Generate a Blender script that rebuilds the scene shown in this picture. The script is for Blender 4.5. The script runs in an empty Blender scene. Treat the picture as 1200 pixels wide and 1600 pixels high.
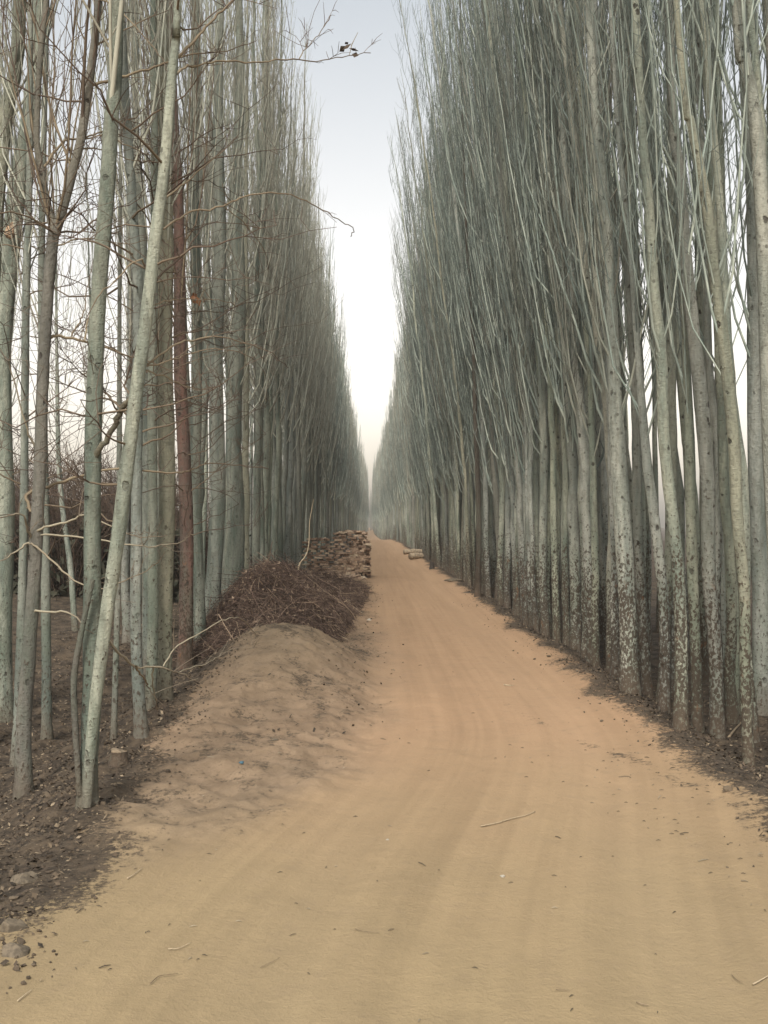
import bpy, math, random
import numpy as np
from mathutils import Vector

random.seed(7)
RNG = np.random.default_rng(11)
scene = bpy.context.scene
COL = scene.collection
F = 1700.0                      # focal length in pixels of the 1200 x 1600 photograph
VX, VY = 578.0, 815.0           # where the road vanishes
EYE = 1.6
SUN_EL, SUN_AZ = 47.0, 193.0    # azimuth: direction the light comes from, degrees clockwise from +Y

# ------------------------------------------------------------------ helpers
def hash2(i, j, s):
    n = (i.astype(np.int64) * 374761393 + j.astype(np.int64) * 668265263 + s * 974634777) & 0x7fffffff
    n = ((n ^ (n >> 13)) * 1274126177) & 0x7fffffff
    n = n ^ (n >> 16)
    return (n & 0xffff) / 65535.0

def vnoise(x, y, s=0):
    x = np.asarray(x, float); y = np.asarray(y, float)
    i = np.floor(x); j = np.floor(y); u = x - i; v = y - j
    u = u * u * (3 - 2 * u); v = v * v * (3 - 2 * v)
    a = hash2(i, j, s); b = hash2(i + 1, j, s); c = hash2(i, j + 1, s); d = hash2(i + 1, j + 1, s)
    return (a * (1 - u) + b * u) * (1 - v) + (c * (1 - u) + d * u) * v - 0.5

def fbm(x, y, s=0, o=4):
    t = 0; a = 1.0
    for k in range(o):
        t = t + a * vnoise(x * 2 ** k, y * 2 ** k, s + k * 17); a *= 0.5
    return t

def sstep(a, b, x):
    t = np.clip((np.asarray(x, float) - a) / (b - a), 0, 1)
    return t * t * (3 - 2 * t)

def shoulder(y):
    """x of the left edge of the packed sand, wandering a little"""
    y = np.asarray(y, float)
    return -1.42 + 0.25 * fbm(y * 0.45, y * 0 + 3.1, 5, 3) + 0.1 * sstep(9, 13, y)

def spoil(x, y):
    """loose soil thrown up between the bank and the packed road"""
    e = np.interp(y, [4.6, 5.6, 7.0, 9.5, 11, 14, 40], [-1.15, -0.75, -0.15, 0.15, 0.28, 0.1, -0.1])
    return sstep(0.30, -0.45, x - e + 0.35 * fbm(x * 1.1, y * 0.9, 33, 3)) * sstep(4.6, 6.2, y) * sstep(34, 28, y)

def mound(x, y):
    dx = np.where(x < -0.82, (x + 0.82) / 0.85, (x + 0.82) / 0.55)
    dy = np.where(y < 11.9, (y - 11.9) / 2.3, (y - 11.9) / 0.8)
    r = np.sqrt(dx * dx + dy * dy)
    tail = 0.05 * np.exp(-((x + 1.15) / 0.42) ** 2) * sstep(6.2, 9.0, y) * sstep(14, 12, y)
    return 0.42 * np.exp(-(r ** 2.2) * 0.85) + tail

def ground_h(x, y, fine=True):
    x = np.asarray(x, float); y = np.asarray(y, float)
    sh = shoulder(y)
    depth = 0.46 * (1 - 0.55 * sstep(11, 15, y))
    d = np.clip(sh - x, 0, None)
    left = -depth * sstep(0.0, 1.5, d) + 0.25 * sstep(3.0, 9.0, d)
    rr = x - (2.25 + 0.12 * fbm(y * 0.5, 0 * y, 31, 2))
    right = 0.05 * np.exp(-((rr + 0.05) / 0.22) ** 2) - 0.10 * sstep(0.1, 0.5, rr)
    z = left + right + mound(x, y)
    z = z - 1.3 * sstep(76, 190, y)
    z = z + 0.05 * fbm(x * 0.35, y * 0.35, 2, 3) * sstep(3, 9, y)
    # wheel tracks, curving in from the near left
    cx = 0.85 - 0.45 * sstep(9, 3, y)
    for o in (-0.75, 0.75):
        z = z - 0.025 * np.exp(-((x - cx - o) / 0.22) ** 2)
    if fine:
        rough = sstep(0.02, 0.5, d + 0.3 * fbm(x * 2, y * 2, 40, 2)) + 0.8 * sstep(0.0, 0.4, rr)
        rough = np.clip(rough, 0, 1)
        dist = spoil(x, y)
        rough = np.clip(rough + 0.6 * dist, 0, 1)
        amp = 0.006 + 0.075 * rough
        z = z + 0.030 * dist * fbm(x * 8.5, y * 8.5, 14, 3) + 0.035 * dist * np.abs(fbm(x * 2.1 + y, y * 2.6, 15, 3)) + 0.003 * fbm(x * 11, y * 5, 16, 3)
        z = z + amp * fbm(x * 3.2, y * 3.2, 8, 4) + 0.02 * rough * np.abs(fbm(x * 14, y * 14, 9, 2))
    return z

def H1(x, y):
    return float(ground_h(np.array([x]), np.array([y]))[0])

def P(px, py, Y):
    return Vector(((px - VX) / F * Y, Y, EYE - (py - VY) / F * Y))

def hit(px, py):
    """where the ray through a pixel of the photo meets the ground"""
    Y = np.geomspace(2.5, 110, 4000)
    x = (px - VX) / F * Y; z = EYE - (py - VY) / F * Y
    g = ground_h(x, Y, False)
    k = np.argmax(z < g)
    return Vector((x[k], Y[k], g[k]))

class MB:
    """collects tubes and shapes, then links them as one mesh object"""
    def __init__(s):
        s.v = []; s.q = []; s.t = []; s.n = 0; s.a = []; s.qm = []; s.tm = []
    def add(s, v, quads=None, tris=None, attr=0.0, mat=0):
        v = np.asarray(v, float); s.v.append(v)
        s.a.append(np.full(len(v), attr) if np.isscalar(attr) else np.asarray(attr, float))
        if quads is not None and len(quads):
            q = np.asarray(quads) + s.n; s.q.append(q); s.qm.append(np.full(len(q), mat))
        if tris is not None and len(tris):
            t = np.asarray(tris) + s.n; s.t.append(t); s.tm.append(np.full(len(t), mat))
        s.n += len(v)
    def tube(s, pts, rad, sides=5, attr=0.0, mat=0, lump=0.0, cap=False, rng=RNG):
        pts = np.asarray(pts, float); n = len(pts)
        rad = np.broadcast_to(np.asarray(rad, float), (n,))
        tan = np.gradient(pts, axis=0); tan /= np.linalg.norm(tan, axis=1)[:, None] + 1e-9
        ref = np.array([1.0, 0.13, 0.0]) if abs(tan[:, 0].mean()) < 0.8 else np.array([0.0, 1.0, 0.13])
        a = np.cross(tan, ref); a /= np.linalg.norm(a, axis=1)[:, None] + 1e-9
        b = np.cross(tan, a)
        th = np.arange(sides) * 2 * math.pi / sides
        rr = rad[:, None] * np.ones((1, sides))
        if lump: rr = rr * (1 + lump * rng.normal(size=rr.shape))
        v = pts[:, None, :] + rr[:, :, None] * (a[:, None, :] * np.cos(th)[None, :, None] + b[:, None, :] * np.sin(th)[None, :, None])
        v = v.reshape(-1, 3)
        i = np.arange(n - 1)[:, None] * sides; j = np.arange(sides)[None, :]; j2 = (j + 1) % sides
        q = np.stack([i + j, i + j2, i + sides + j2, i + sides + j], -1).reshape(-1, 4)
        tr = None
        if not np.isscalar(attr):
            attr = np.repeat(np.asarray(attr, float), sides)
            if cap: attr = np.concatenate([attr, [attr[0], attr[-1]]])
        if cap:
            v = np.vstack([v, pts[0], pts[-1]]); c0 = n * sides; e = (n - 1) * sides
            tr = [(c0, (k + 1) % sides, k) for k in range(sides)] + [(c0 + 1, e + k, e + (k + 1) % sides) for k in range(sides)]
        s.add(v, q, tr, attr, mat)
    def mesh(s, name, smooth=True):
        me = bpy.data.meshes.new(name)
        v = np.vstack(s.v)
        q = np.vstack(s.q) if s.q else np.zeros((0, 4), int)
        t = np.vstack(s.t) if s.t else np.zeros((0, 3), int)
        me.vertices.add(len(v)); me.vertices.foreach_set('co', v.astype(np.float32).ravel())
        me.loops.add(q.size + t.size)
        me.loops.foreach_set('vertex_index', np.concatenate([q.ravel(), t.ravel()]).astype(np.int32))
        me.polygons.add(len(q) + len(t))
        me.polygons.foreach_set('loop_start', np.concatenate([np.arange(len(q)) * 4, q.size + np.arange(len(t)) * 3]).astype(np.int32))
        mi = np.concatenate(s.qm + s.tm).astype(np.int32)
        me.polygons.foreach_set('material_index', mi)
        me.polygons.foreach_set('use_smooth', np.full(len(mi), smooth))
        at = me.attributes.new('thin', 'FLOAT', 'POINT'); at.data.foreach_set('value', np.concatenate(s.a).astype(np.float32))
        me.update(calc_edges=True); me.validate()
        return me
    def build(s, name, mats, parent=None, smooth=True):
        return link(name, s.mesh(name, smooth), mats, parent)

def link(name, me, mats, parent=None):
    if not isinstance(mats, (list, tuple)): mats = [mats]
    if not me.materials:
        for m in mats: me.materials.append(m)
    o = bpy.data.objects.new(name, me); COL.objects.link(o)
    if parent: o.parent = parent
    return o

def tag(o, label=None, cat=None, group=None, kind=None):
    if label: o['label'] = label
    if cat: o['category'] = cat
    if group: o['group'] = group
    if kind: o['kind'] = kind
    return o

def empty(name, loc, rz=0.0):
    o = bpy.data.objects.new(name, None); COL.objects.link(o)
    o.empty_display_size = 0.3
    o.location = loc; o.rotation_euler = (0, 0, rz)
    return o

# ------------------------------------------------------------------ materials
class N:
    def __init__(s, name):
        s.m = bpy.data.materials.new(name); s.m.use_nodes = True
        s.t = s.m.node_tree; s.b = s.t.nodes['Principled BSDF']
        s.b.inputs['Specular IOR Level'].default_value = 0.2
        s.b.inputs['Roughness'].default_value = 0.85
        s.co = s.t.nodes.new('ShaderNodeTexCoord')
    def nd(s, typ, **kw):
        n = s.t.nodes.new(typ)
        for k, v in kw.items(): setattr(n, k, v)
        return n
    def l(s, a, b): s.t.links.new(a, b)
    def map(s, scale=(1, 1, 1), space='Object'):
        n = s.nd('ShaderNodeMapping'); n.inputs['Scale'].default_value = scale
        s.l(s.co.outputs[space], n.inputs[0]); return n.outputs[0]
    def noise(s, scale, vec=None, detail=4, rough=0.6, w=None):
        n = s.nd('ShaderNodeTexNoise', noise_dimensions='4D' if w is not None else '3D')
        n.inputs['Scale'].default_value = scale; n.inputs['Detail'].default_value = detail; n.inputs['Roughness'].default_value = rough
        s.l(vec if vec is not None else s.co.outputs['Object'], n.inputs['Vector'])
        if w is not None: s.l(w, n.inputs['W'])
        return n.outputs['Fac']
    def ramp(s, fac, *stops):
        n = s.nd('ShaderNodeValToRGB'); e = n.color_ramp.elements
        for k, (p, c) in enumerate(stops):
            el = e[k] if k < 2 else e.new(p)
            el.position = p
        for k, (p, c) in enumerate(stops):
            e[k].position = p; e[k].color = c if len(c) == 4 else (*c, 1)
        s.l(fac, n.inputs[0]); return n.outputs[0]
    def mask(s, fac, a, b):
        n = s.nd('ShaderNodeMapRange', interpolation_type='SMOOTHSTEP')
        n.inputs[1].default_value = a; n.inputs[2].default_value = b
        s.l(fac, n.inputs[0]); return n.outputs[0]
    def math(s, op, a, b=None):
        n = s.nd('ShaderNodeMath', operation=op)
        for k, v in enumerate((a, b)):
            if v is None: continue
            if isinstance(v, (int, float)): n.inputs[k].default_value = v
            else: s.l(v, n.inputs[k])
        return n.outputs[0]
    def mix(s, fac, a, b, blend='MIX'):
        n = s.nd('ShaderNodeMix', data_type='RGBA', blend_type=blend)
        if isinstance(fac, (int, float)): n.inputs[0].default_value = fac
        else: s.l(fac, n.inputs[0])
        for k, v in ((6, a), (7, b)):
            if isinstance(v, tuple): n.inputs[k].default_value = (*v, 1)
            else: s.l(v, n.inputs[k])
        return n.outputs[2]
    def attr(s, name):
        n = s.nd('ShaderNodeAttribute', attribute_name=name); return n.outputs['Fac']
    def rand(s):
        return s.nd('ShaderNodeObjectInfo').outputs['Random']
    def geo(s, which):
        return s.nd('ShaderNodeNewGeometry').outputs[which]
    def bump(s, h, strength=0.5, dist=0.01):
        n = s.nd('ShaderNodeBump'); n.inputs['Strength'].default_value = strength; n.inputs['Distance'].default_value = dist
        s.l(h, n.inputs['Height']); s.l(n.outputs[0], s.b.inputs['Normal'])
    def out(s, col):
        if isinstance(col, tuple): s.b.inputs['Base Color'].default_value = (*col, 1)
        else: s.l(col, s.b.inputs['Base Color'])
        return s.m

def bark(name, pale, grey, rust=0.15, basal=1.0, spots=1.0):
    n = N(name)
    r = n.rand(); w = n.math('MULTIPLY', r, 37.0)
    sep = n.nd('ShaderNodeSeparateXYZ'); n.l(n.co.outputs['Object'], sep.inputs[0]); z = sep.outputs['Z']
    big = n.noise(1.0, n.map((9, 9, 1.1)), 4, 0.6, w)
    c = n.mix(n.mask(big, 0.36, 0.64), grey, pale)
    c = n.mix(n.math('MULTIPLY', n.mask(r, 0.8, 0.97), 0.4), c, (0.20, 0.165, 0.12))
    vv = n.nd('ShaderNodeHueSaturation'); n.l(c, vv.inputs['Color']); n.l(n.math('ADD', n.math('MULTIPLY', n.math('FRACT', n.math('MULTIPLY', r, 7.31)), 0.55), 0.72), vv.inputs['Value']); n.l(n.math('ADD', n.math('MULTIPLY', n.math('FRACT', n.math('MULTIPLY', r, 13.7)), 0.6), 0.7), vv.inputs['Saturation']); c = vv.outputs[0]
    # fine streaks and breathing pores across the stem
    st = n.noise(1.0, n.map((30, 30, 150)), 3, 0.7, w)
    c = n.mix(n.math('MULTIPLY', n.mask(st, 0.56, 0.66), 0.6), c, (0.10, 0.095, 0.08))
    # branch scars: dark blotches
    vor = n.nd('ShaderNodeTexVoronoi', voronoi_dimensions='4D', feature='F1'); vor.inputs['Scale'].default_value = 1.0
    vor.inputs['Randomness'].default_value = 1.0
    n.l(n.map((12, 12, 8.5)), vor.inputs['Vector']); n.l(w, vor.inputs['W'])
    mot2 = n.noise(1.0, n.map((6, 6, 3)), 3, 0.6, w)
    kn = n.mask(n.math('ADD', vor.outputs['Distance'], n.math('MULTIPLY', n.math('SUBTRACT', n.noise(40.0, None, 3, 0.6, w), 0.5), 0.4)), 0.25, 0.17)
    c = n.mix(n.math('MULTIPLY', n.math('MULTIPLY', kn, n.mask(mot2, 0.36, 0.52)), 0.9 * spots), c, (0.035, 0.028, 0.022))
    v2 = n.nd('ShaderNodeTexVoronoi', voronoi_dimensions='4D', feature='F1'); v2.inputs['Scale'].default_value = 1.0
    n.l(n.map((20, 20, 17)), v2.inputs['Vector']); n.l(w, v2.inputs['W'])
    sp2 = n.math('MULTIPLY', n.mask(n.math('ADD', v2.outputs['Distance'], n.math('MULTIPLY', n.math('SUBTRACT', st, 0.5), 0.3)), 0.30, 0.2), n.mask(n.noise(1.0, n.map((3, 3, 1.2)), 3, 0.6, w), 0.34, 0.5))
    c = n.mix(n.math('MULTIPLY', sp2, 0.6 * spots ** 2), c, (0.05, 0.042, 0.033))
    mot = n.noise(1.0, n.map((22, 22, 9)), 5, 0.7, w)
    c = n.mix(n.math('MULTIPLY', n.mask(mot, 0.46, 0.64), 0.45), c, (0.11, 0.105, 0.082))
    # green film on the lower stem
    al = n.math('MULTIPLY', n.mask(n.noise(1.0, n.map((5, 5, 1.6)), 3, 0.6, w), 0.45, 0.65), n.mask(z, 3.0, 0.3))
    c = n.mix(n.math('MULTIPLY', al, 0.5), c, (0.095, 0.125, 0.09))
    # broken, fissured bark at the foot
    cr = n.noise(1.0, n.map((48, 48, 32)), 4, 0.65, w)
    lowz = n.math('MULTIPLY', n.mask(n.math('ADD', z, n.math('MULTIPLY', big, 1.6)), 3.1, 1.1), basal)
    cm = n.mask(n.math('ADD', n.math('MULTIPLY', lowz, 0.22), cr), 0.64, 0.685)
    c = n.mix(n.math('MULTIPLY', n.math('MULTIPLY', cm, n.mask(mot, 0.22, 0.48)), 0.9), c, (0.052, 0.037, 0.026))
    ru = n.math('MULTIPLY', n.mask(n.noise(1.0, n.map((14, 14, 6)), 3, 0.6, w), 0.62, 0.70), n.math('MULTIPLY', lowz, rust * 4))
    c = n.mix(ru, c, (0.16, 0.075, 0.035))
    # soil splashed on the lowest hand's breadth
    c = n.mix(n.math('MULTIPLY', n.mask(z, 0.40, 0.02), 0.6), c, (0.10, 0.072, 0.05))
    n.bump(n.math('ADD', n.math('MULTIPLY', cr, 1.0), n.math('SUBTRACT', n.math('MULTIPLY', st, 0.4), kn)), 0.9, 0.02)
    return n.out(c)

M = {}
M['bark'] = bark('pale_poplar_bark', (0.315, 0.318, 0.255), (0.155, 0.174, 0.144))
M['bark_left'] = bark('grey_poplar_bark', (0.258, 0.264, 0.215), (0.118, 0.138, 0.114), 0.08, 0.4, 0.6)
M['bark_pale'] = bark('light_poplar_bark', (0.335, 0.328, 0.255), (0.195, 0.205, 0.162), 0.12, 0.9)
M['bark_stem'] = bark('leaning_stem_bark', (0.305, 0.305, 0.245), (0.16, 0.172, 0.140), 0.05, 0.2, 0.55)
M['bark_brown'] = bark('brown_bark', (0.15, 0.134, 0.102), (0.085, 0.079, 0.063), 0.05, 0.3)
M['bark_red'] = bark('rusty_bark', (0.15, 0.048, 0.026), (0.06, 0.024, 0.016), 0.3, 0.8)
M['bark_dark'] = bark('dark_bark', (0.105, 0.085, 0.066), (0.06, 0.05, 0.04), 0.1, 0.8)

def twig_mat(name, pale, mid, dark):
    n = N(name); a = n.attr('thin'); r = n.rand()
    nz = n.noise(2.2, None, 3, 0.6, n.math('MULTIPLY', r, 20.0))
    thick = n.mix(n.mask(nz, 0.38, 0.62), mid, pale)
    c = n.mix(n.mask(n.math('ADD', a, n.math('MULTIPLY', n.math('SUBTRACT', nz, 0.5), 0.9)), 0.25, 0.85), thick, dark)
    c = n.mix(n.math('MULTIPLY', n.mask(r, 0.7, 0.97), 0.35), c, (0.20, 0.15, 0.10))
    return n.out(c)
M['twig'] = twig_mat('poplar_twigs', (0.46, 0.49, 0.41), (0.235, 0.275, 0.238), (0.10, 0.117, 0.102))
M['twig_left'] = twig_mat('brownish_poplar_twigs', (0.47, 0.465, 0.375), (0.31, 0.325, 0.27), (0.23, 0.22, 0.175))
M['twig_pale'] = twig_mat('tan_twigs', (0.30, 0.265, 0.19), (0.22, 0.185, 0.13), (0.14, 0.11, 0.08))
M['twig_brown'] = twig_mat('brown_twigs', (0.25, 0.20, 0.13), (0.15, 0.115, 0.075), (0.085, 0.06, 0.045))

def ground_mat():
    n = N('dry_earth')
    lit = n.attr('litter'); trk = n.attr('track'); red = n.attr('red')
    obj = n.co.outputs['Object']
    b1 = n.noise(0.9, obj, 5, 0.6); b2 = n.noise(7.0, obj, 5, 0.65); b3 = n.noise(60.0, obj, 4, 0.7)
    streak = n.attr('lane'); spo = n.attr('spoil')
    sand = n.mix(red, (0.272, 0.202, 0.113), (0.340, 0.218, 0.128))
    sand2 = n.mix(red, (0.218, 0.161, 0.090), (0.268, 0.170, 0.099))
    c = n.mix(n.mask(n.math('ADD', n.math('MULTIPLY', n.noise(2.5, obj, 7, 0.72), 0.5), n.math('MULTIPLY', streak, 0.5)), 0.18, 0.80), sand2, sand)
    c = n.mix(n.math('MULTIPLY', trk, 0.35), c, n.mix(red, (0.27, 0.204, 0.119), (0.35, 0.229, 0.137)))
    c = n.mix(n.math('MULTIPLY', n.mask(b2, 0.5, 0.7), 0.25), c, (0.22, 0.16, 0.10))
    c = n.mix(n.math('MULTIPLY', n.mask(b3, 0.60, 0.72), 0.4), c, (0.15, 0.11, 0.075))
    c = n.mix(n.math('MULTIPLY', spo, 0.62), c, n.mix(n.mask(n.noise(4.0, obj, 6, 0.7), 0.38, 0.62), (0.115, 0.086, 0.061), (0.185, 0.138, 0.097)))
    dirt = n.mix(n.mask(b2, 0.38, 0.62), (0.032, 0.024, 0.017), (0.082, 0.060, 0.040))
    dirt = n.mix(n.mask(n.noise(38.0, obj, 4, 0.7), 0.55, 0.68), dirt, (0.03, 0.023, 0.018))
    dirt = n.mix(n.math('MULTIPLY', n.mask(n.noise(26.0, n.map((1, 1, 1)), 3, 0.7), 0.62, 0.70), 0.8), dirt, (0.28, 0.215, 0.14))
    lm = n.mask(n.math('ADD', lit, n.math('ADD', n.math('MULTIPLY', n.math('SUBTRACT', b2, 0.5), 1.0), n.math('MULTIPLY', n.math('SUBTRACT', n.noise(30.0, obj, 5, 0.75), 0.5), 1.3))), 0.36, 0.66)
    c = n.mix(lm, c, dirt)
    h = n.math('ADD', n.math('MULTIPLY', b3, 0.6), n.math('MULTIPLY', n.noise(18.0, obj, 5, 0.7), 1.0))
    n.bump(h, 0.5, 0.018)
    n.b.inputs['Roughness'].default_value = 0.95
    return n.out(c)
M['ground'] = ground_mat()

def varied(name, cols, bump=0.3, scale=30.0):
    """earthy material: tone chosen by the 'thin' attribute, mottled by noise"""
    n = N(name); a = n.attr('thin')
    k = len(cols)
    c = n.ramp(a, *[(i / (k - 1), cols[i]) for i in range(k)])
    nz = n.noise(scale, None, 4, 0.65)
    c = n.mix(n.math('MULTIPLY', n.mask(nz, 0.45, 0.7), 0.5), c, (0.09, 0.065, 0.045))
    n.bump(nz, bump, 0.01)
    return n.out(c)
M['leaf'] = varied('dead_leaves', [(0.03, 0.024, 0.018), (0.065, 0.047, 0.033), (0.12, 0.088, 0.058), (0.27, 0.21, 0.14)], 0.1)
M['clod'] = varied('dirt_clods', [(0.045, 0.034, 0.024), (0.08, 0.06, 0.041), (0.13, 0.098, 0.066)], 0.6)
M['brush'] = varied('dead_brushwood', [(0.028, 0.019, 0.016), (0.088, 0.058, 0.046), (0.19, 0.128, 0.095), (0.38, 0.28, 0.19)], 0.1)
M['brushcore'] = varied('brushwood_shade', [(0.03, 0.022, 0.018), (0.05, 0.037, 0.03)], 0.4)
M['dryleaf'] = varied('orange_dry_leaf', [(0.20, 0.085, 0.045), (0.26, 0.13, 0.065)], 0.1)
M['stick'] = varied('dry_stick', [(0.13, 0.095, 0.06), (0.30, 0.23, 0.15), (0.42, 0.34, 0.23)], 0.2, 60)
M['speck'] = varied('ground_crumbs', [(0.05, 0.04, 0.03), (0.11, 0.085, 0.06), (0.33, 0.28, 0.20)], 0.1)

def brick_mat():
    n = N('weathered_brick'); r = n.rand()
    c = n.ramp(r, (0.0, (0.15, 0.10, 0.07)), (0.35, (0.31, 0.21, 0.145)), (0.7, (0.42, 0.30, 0.21)), (1.0, (0.52, 0.41, 0.29)))
    nz = n.noise(25.0, None, 5, 0.7)
    c = n.mix(n.math('MULTIPLY', n.mask(nz, 0.45, 0.7), 0.55), c, (0.13, 0.09, 0.065))
    n.bump(nz, 0.6, 0.01)
    return n.out(c)
M['brick'] = brick_mat()
def plain(name, a, b, scale=20.0, rough=0.85):
    n = N(name); n.b.inputs['Roughness'].default_value = rough
    nz = n.noise(scale, None, 5, 0.65); n.bump(nz, 0.4, 0.01)
    return n.out(n.mix(n.mask(nz, 0.35, 0.65), a, b))
M['cutwood'] = plain('cut_wood', (0.22, 0.165, 0.11), (0.13, 0.10, 0.068), 30)
M['logbark'] = plain('log_bark', (0.34, 0.27, 0.185), (0.17, 0.13, 0.09), 14)
M['blackwood'] = plain('charred_stump', (0.035, 0.03, 0.026), (0.06, 0.05, 0.042), 20)
M['pale_stone'] = plain('pale_stone', (0.40, 0.37, 0.31), (0.28, 0.25, 0.20), 60)
M['rock'] = plain('brown_rock', (0.15, 0.118, 0.082), (0.075, 0.06, 0.043), 30)
M['blue'] = plain('blue_plastic', (0.035, 0.08, 0.11), (0.06, 0.12, 0.15), 40, 0.45)
M['thicket'] = twig_mat('thicket_twigs', (0.15, 0.105, 0.075), (0.09, 0.065, 0.048), (0.06, 0.042, 0.034))
M['thicket_shade'] = plain('thicket_base_shade', (0.025, 0.028, 0.018), (0.05, 0.045, 0.03), 5)  # near-black tone painting the shadow under the thicket
M['wound'] = plain('torn_wood', (0.42, 0.30, 0.19), (0.22, 0.13, 0.08), 40)

# ------------------------------------------------------------------ ground
def build_ground():
    g = np.geomspace(2.2, 130, 760)
    ys = np.concatenate([[-60, -30, -15, -8, -4, -2, -1, 0, 0.6, 1.1, 1.6, 1.9], g, [140, 150, 165, 180, 200, 220, 250, 280, 340, 420, 520]])
    u = np.linspace(-1, 1, 521)
    xs = 0.3 + 3.6 * u + 14 * u ** 5 + 262 * np.sign(u) * np.abs(u) ** 22
    X, Y = np.meshgrid(xs, ys)
    Z = ground_h(X, Y)
    v = np.stack([X, Y, Z], -1).reshape(-1, 3)
    ny, nx = X.shape
    i = np.arange(ny - 1)[:, None] * nx; j = np.arange(nx - 1)[None, :]
    q = np.stack([i + j, i + j + 1, i + nx + j + 1, i + nx + j], -1).reshape(-1, 4)
    mb = MB(); mb.add(v, q)
    me = mb.mesh('ground')
    x = v[:, 0]; y = v[:, 1]
    d = shoulder(y) - x
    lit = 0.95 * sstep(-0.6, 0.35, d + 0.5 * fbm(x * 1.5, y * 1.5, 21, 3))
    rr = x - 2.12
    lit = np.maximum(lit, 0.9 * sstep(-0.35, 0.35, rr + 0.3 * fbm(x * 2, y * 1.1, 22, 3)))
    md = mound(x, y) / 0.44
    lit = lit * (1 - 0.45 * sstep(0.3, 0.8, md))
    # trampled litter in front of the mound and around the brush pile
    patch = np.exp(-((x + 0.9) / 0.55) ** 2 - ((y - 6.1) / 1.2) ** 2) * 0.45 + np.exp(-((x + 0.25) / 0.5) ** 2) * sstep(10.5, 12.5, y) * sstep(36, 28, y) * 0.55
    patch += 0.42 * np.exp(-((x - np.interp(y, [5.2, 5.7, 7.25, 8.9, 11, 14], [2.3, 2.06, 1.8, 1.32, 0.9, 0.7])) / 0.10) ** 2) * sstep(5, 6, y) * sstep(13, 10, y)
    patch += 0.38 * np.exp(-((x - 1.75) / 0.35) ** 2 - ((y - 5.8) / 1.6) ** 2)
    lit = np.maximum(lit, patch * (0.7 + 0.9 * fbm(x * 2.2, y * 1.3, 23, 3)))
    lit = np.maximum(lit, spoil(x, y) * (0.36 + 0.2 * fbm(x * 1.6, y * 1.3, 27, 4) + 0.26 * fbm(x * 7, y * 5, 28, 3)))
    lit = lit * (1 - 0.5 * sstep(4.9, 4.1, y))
    cx = 0.85 - 0.45 * sstep(9, 3, y)
    trk = np.exp(-((x - cx - 0.72) / 0.28) ** 2) + np.exp(-((x - cx + 0.72) / 0.28) ** 2)
    u_ = x - (0.85 - 1.1 * sstep(9, 2.2, y))
    lane = 0.5 + 0.5 * (fbm(u_ * 7.5, y * 0.22, 44, 4) + 0.9 * fbm(u_ * 24, y * 0.35, 45, 3))
    red = (1 - 0.75 * md) * sstep(3.2, 9.0, y + 1.2 * fbm(x * 0.8, y * 0.4, 24, 3))
    for nm, a in (('litter', lit), ('track', np.clip(trk, 0, 1)), ('red', red), ('spoil', spoil(x, y)), ('lane', lane)):
        at = me.attributes.new(nm, 'FLOAT', 'POINT'); at.data.foreach_set('value', a.astype(np.float32))
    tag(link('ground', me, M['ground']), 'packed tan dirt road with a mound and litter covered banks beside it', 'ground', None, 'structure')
build_ground()

# ------------------------------------------------------------------ trees
def smooth_path(pts, n):
    """resample a polyline smoothly (Catmull-Rom)"""
    p = np.asarray([list(q) for q in pts], float)
    if len(p) == 2: return p[0] + (p[1] - p[0]) * np.linspace(0, 1, n)[:, None]
    e = np.vstack([2 * p[0] - p[1], p, 2 * p[-1] - p[-2]])
    t = np.linspace(0, len(p) - 1 - 1e-6, n); k = t.astype(int); f = (t - k)[:, None]
    a, b, c, d = e[k], e[k + 1], e[k + 2], e[k + 3]
    return 0.5 * (2 * b + (c - a) * f + (2 * a - 5 * b + 4 * c - d) * f ** 2 + (3 * b - a - 3 * c + d) * f ** 3)

def trunk_mesh(path, r, rng, sides=14):
    """path (n,3) local to the base, r (n,)"""
    mb = MB()
    z = path[:, 2]
    r = r * (1 + 0.75 * np.exp(-np.clip(z + 0.1, 0, None) / 0.13))
    p = path.copy()
    sw = 0.5 * r
    p[:, 0] += sw * 0.5 * np.sin(z * 1.7 + rng.random() * 6); p[:, 1] += sw * 0.5 * np.sin(z * 1.3 + rng.random() * 6)
    mb.tube(p, r, sides, 0.0, 0, 0.035, rng=rng)
    return mb

def branch_path(p0, az, L, rng, a0, a1, n=8, wob=0.05, bend=0.35):
    t = np.linspace(0, 1, n)
    ang = a1 + (a0 - a1) * np.exp(-t / bend * 1.2)
    azz = az + np.cumsum(rng.normal(0, 0.05, n))
    d = np.stack([np.sin(ang) * np.cos(azz), np.sin(ang) * np.sin(azz), np.cos(ang)], -1)
    d += rng.normal(0, wob, (n, 3))
    step = L / (n - 1)
    p = np.vstack([p0, p0 + np.cumsum(d[:-1] * step, 0)])
    return p

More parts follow.
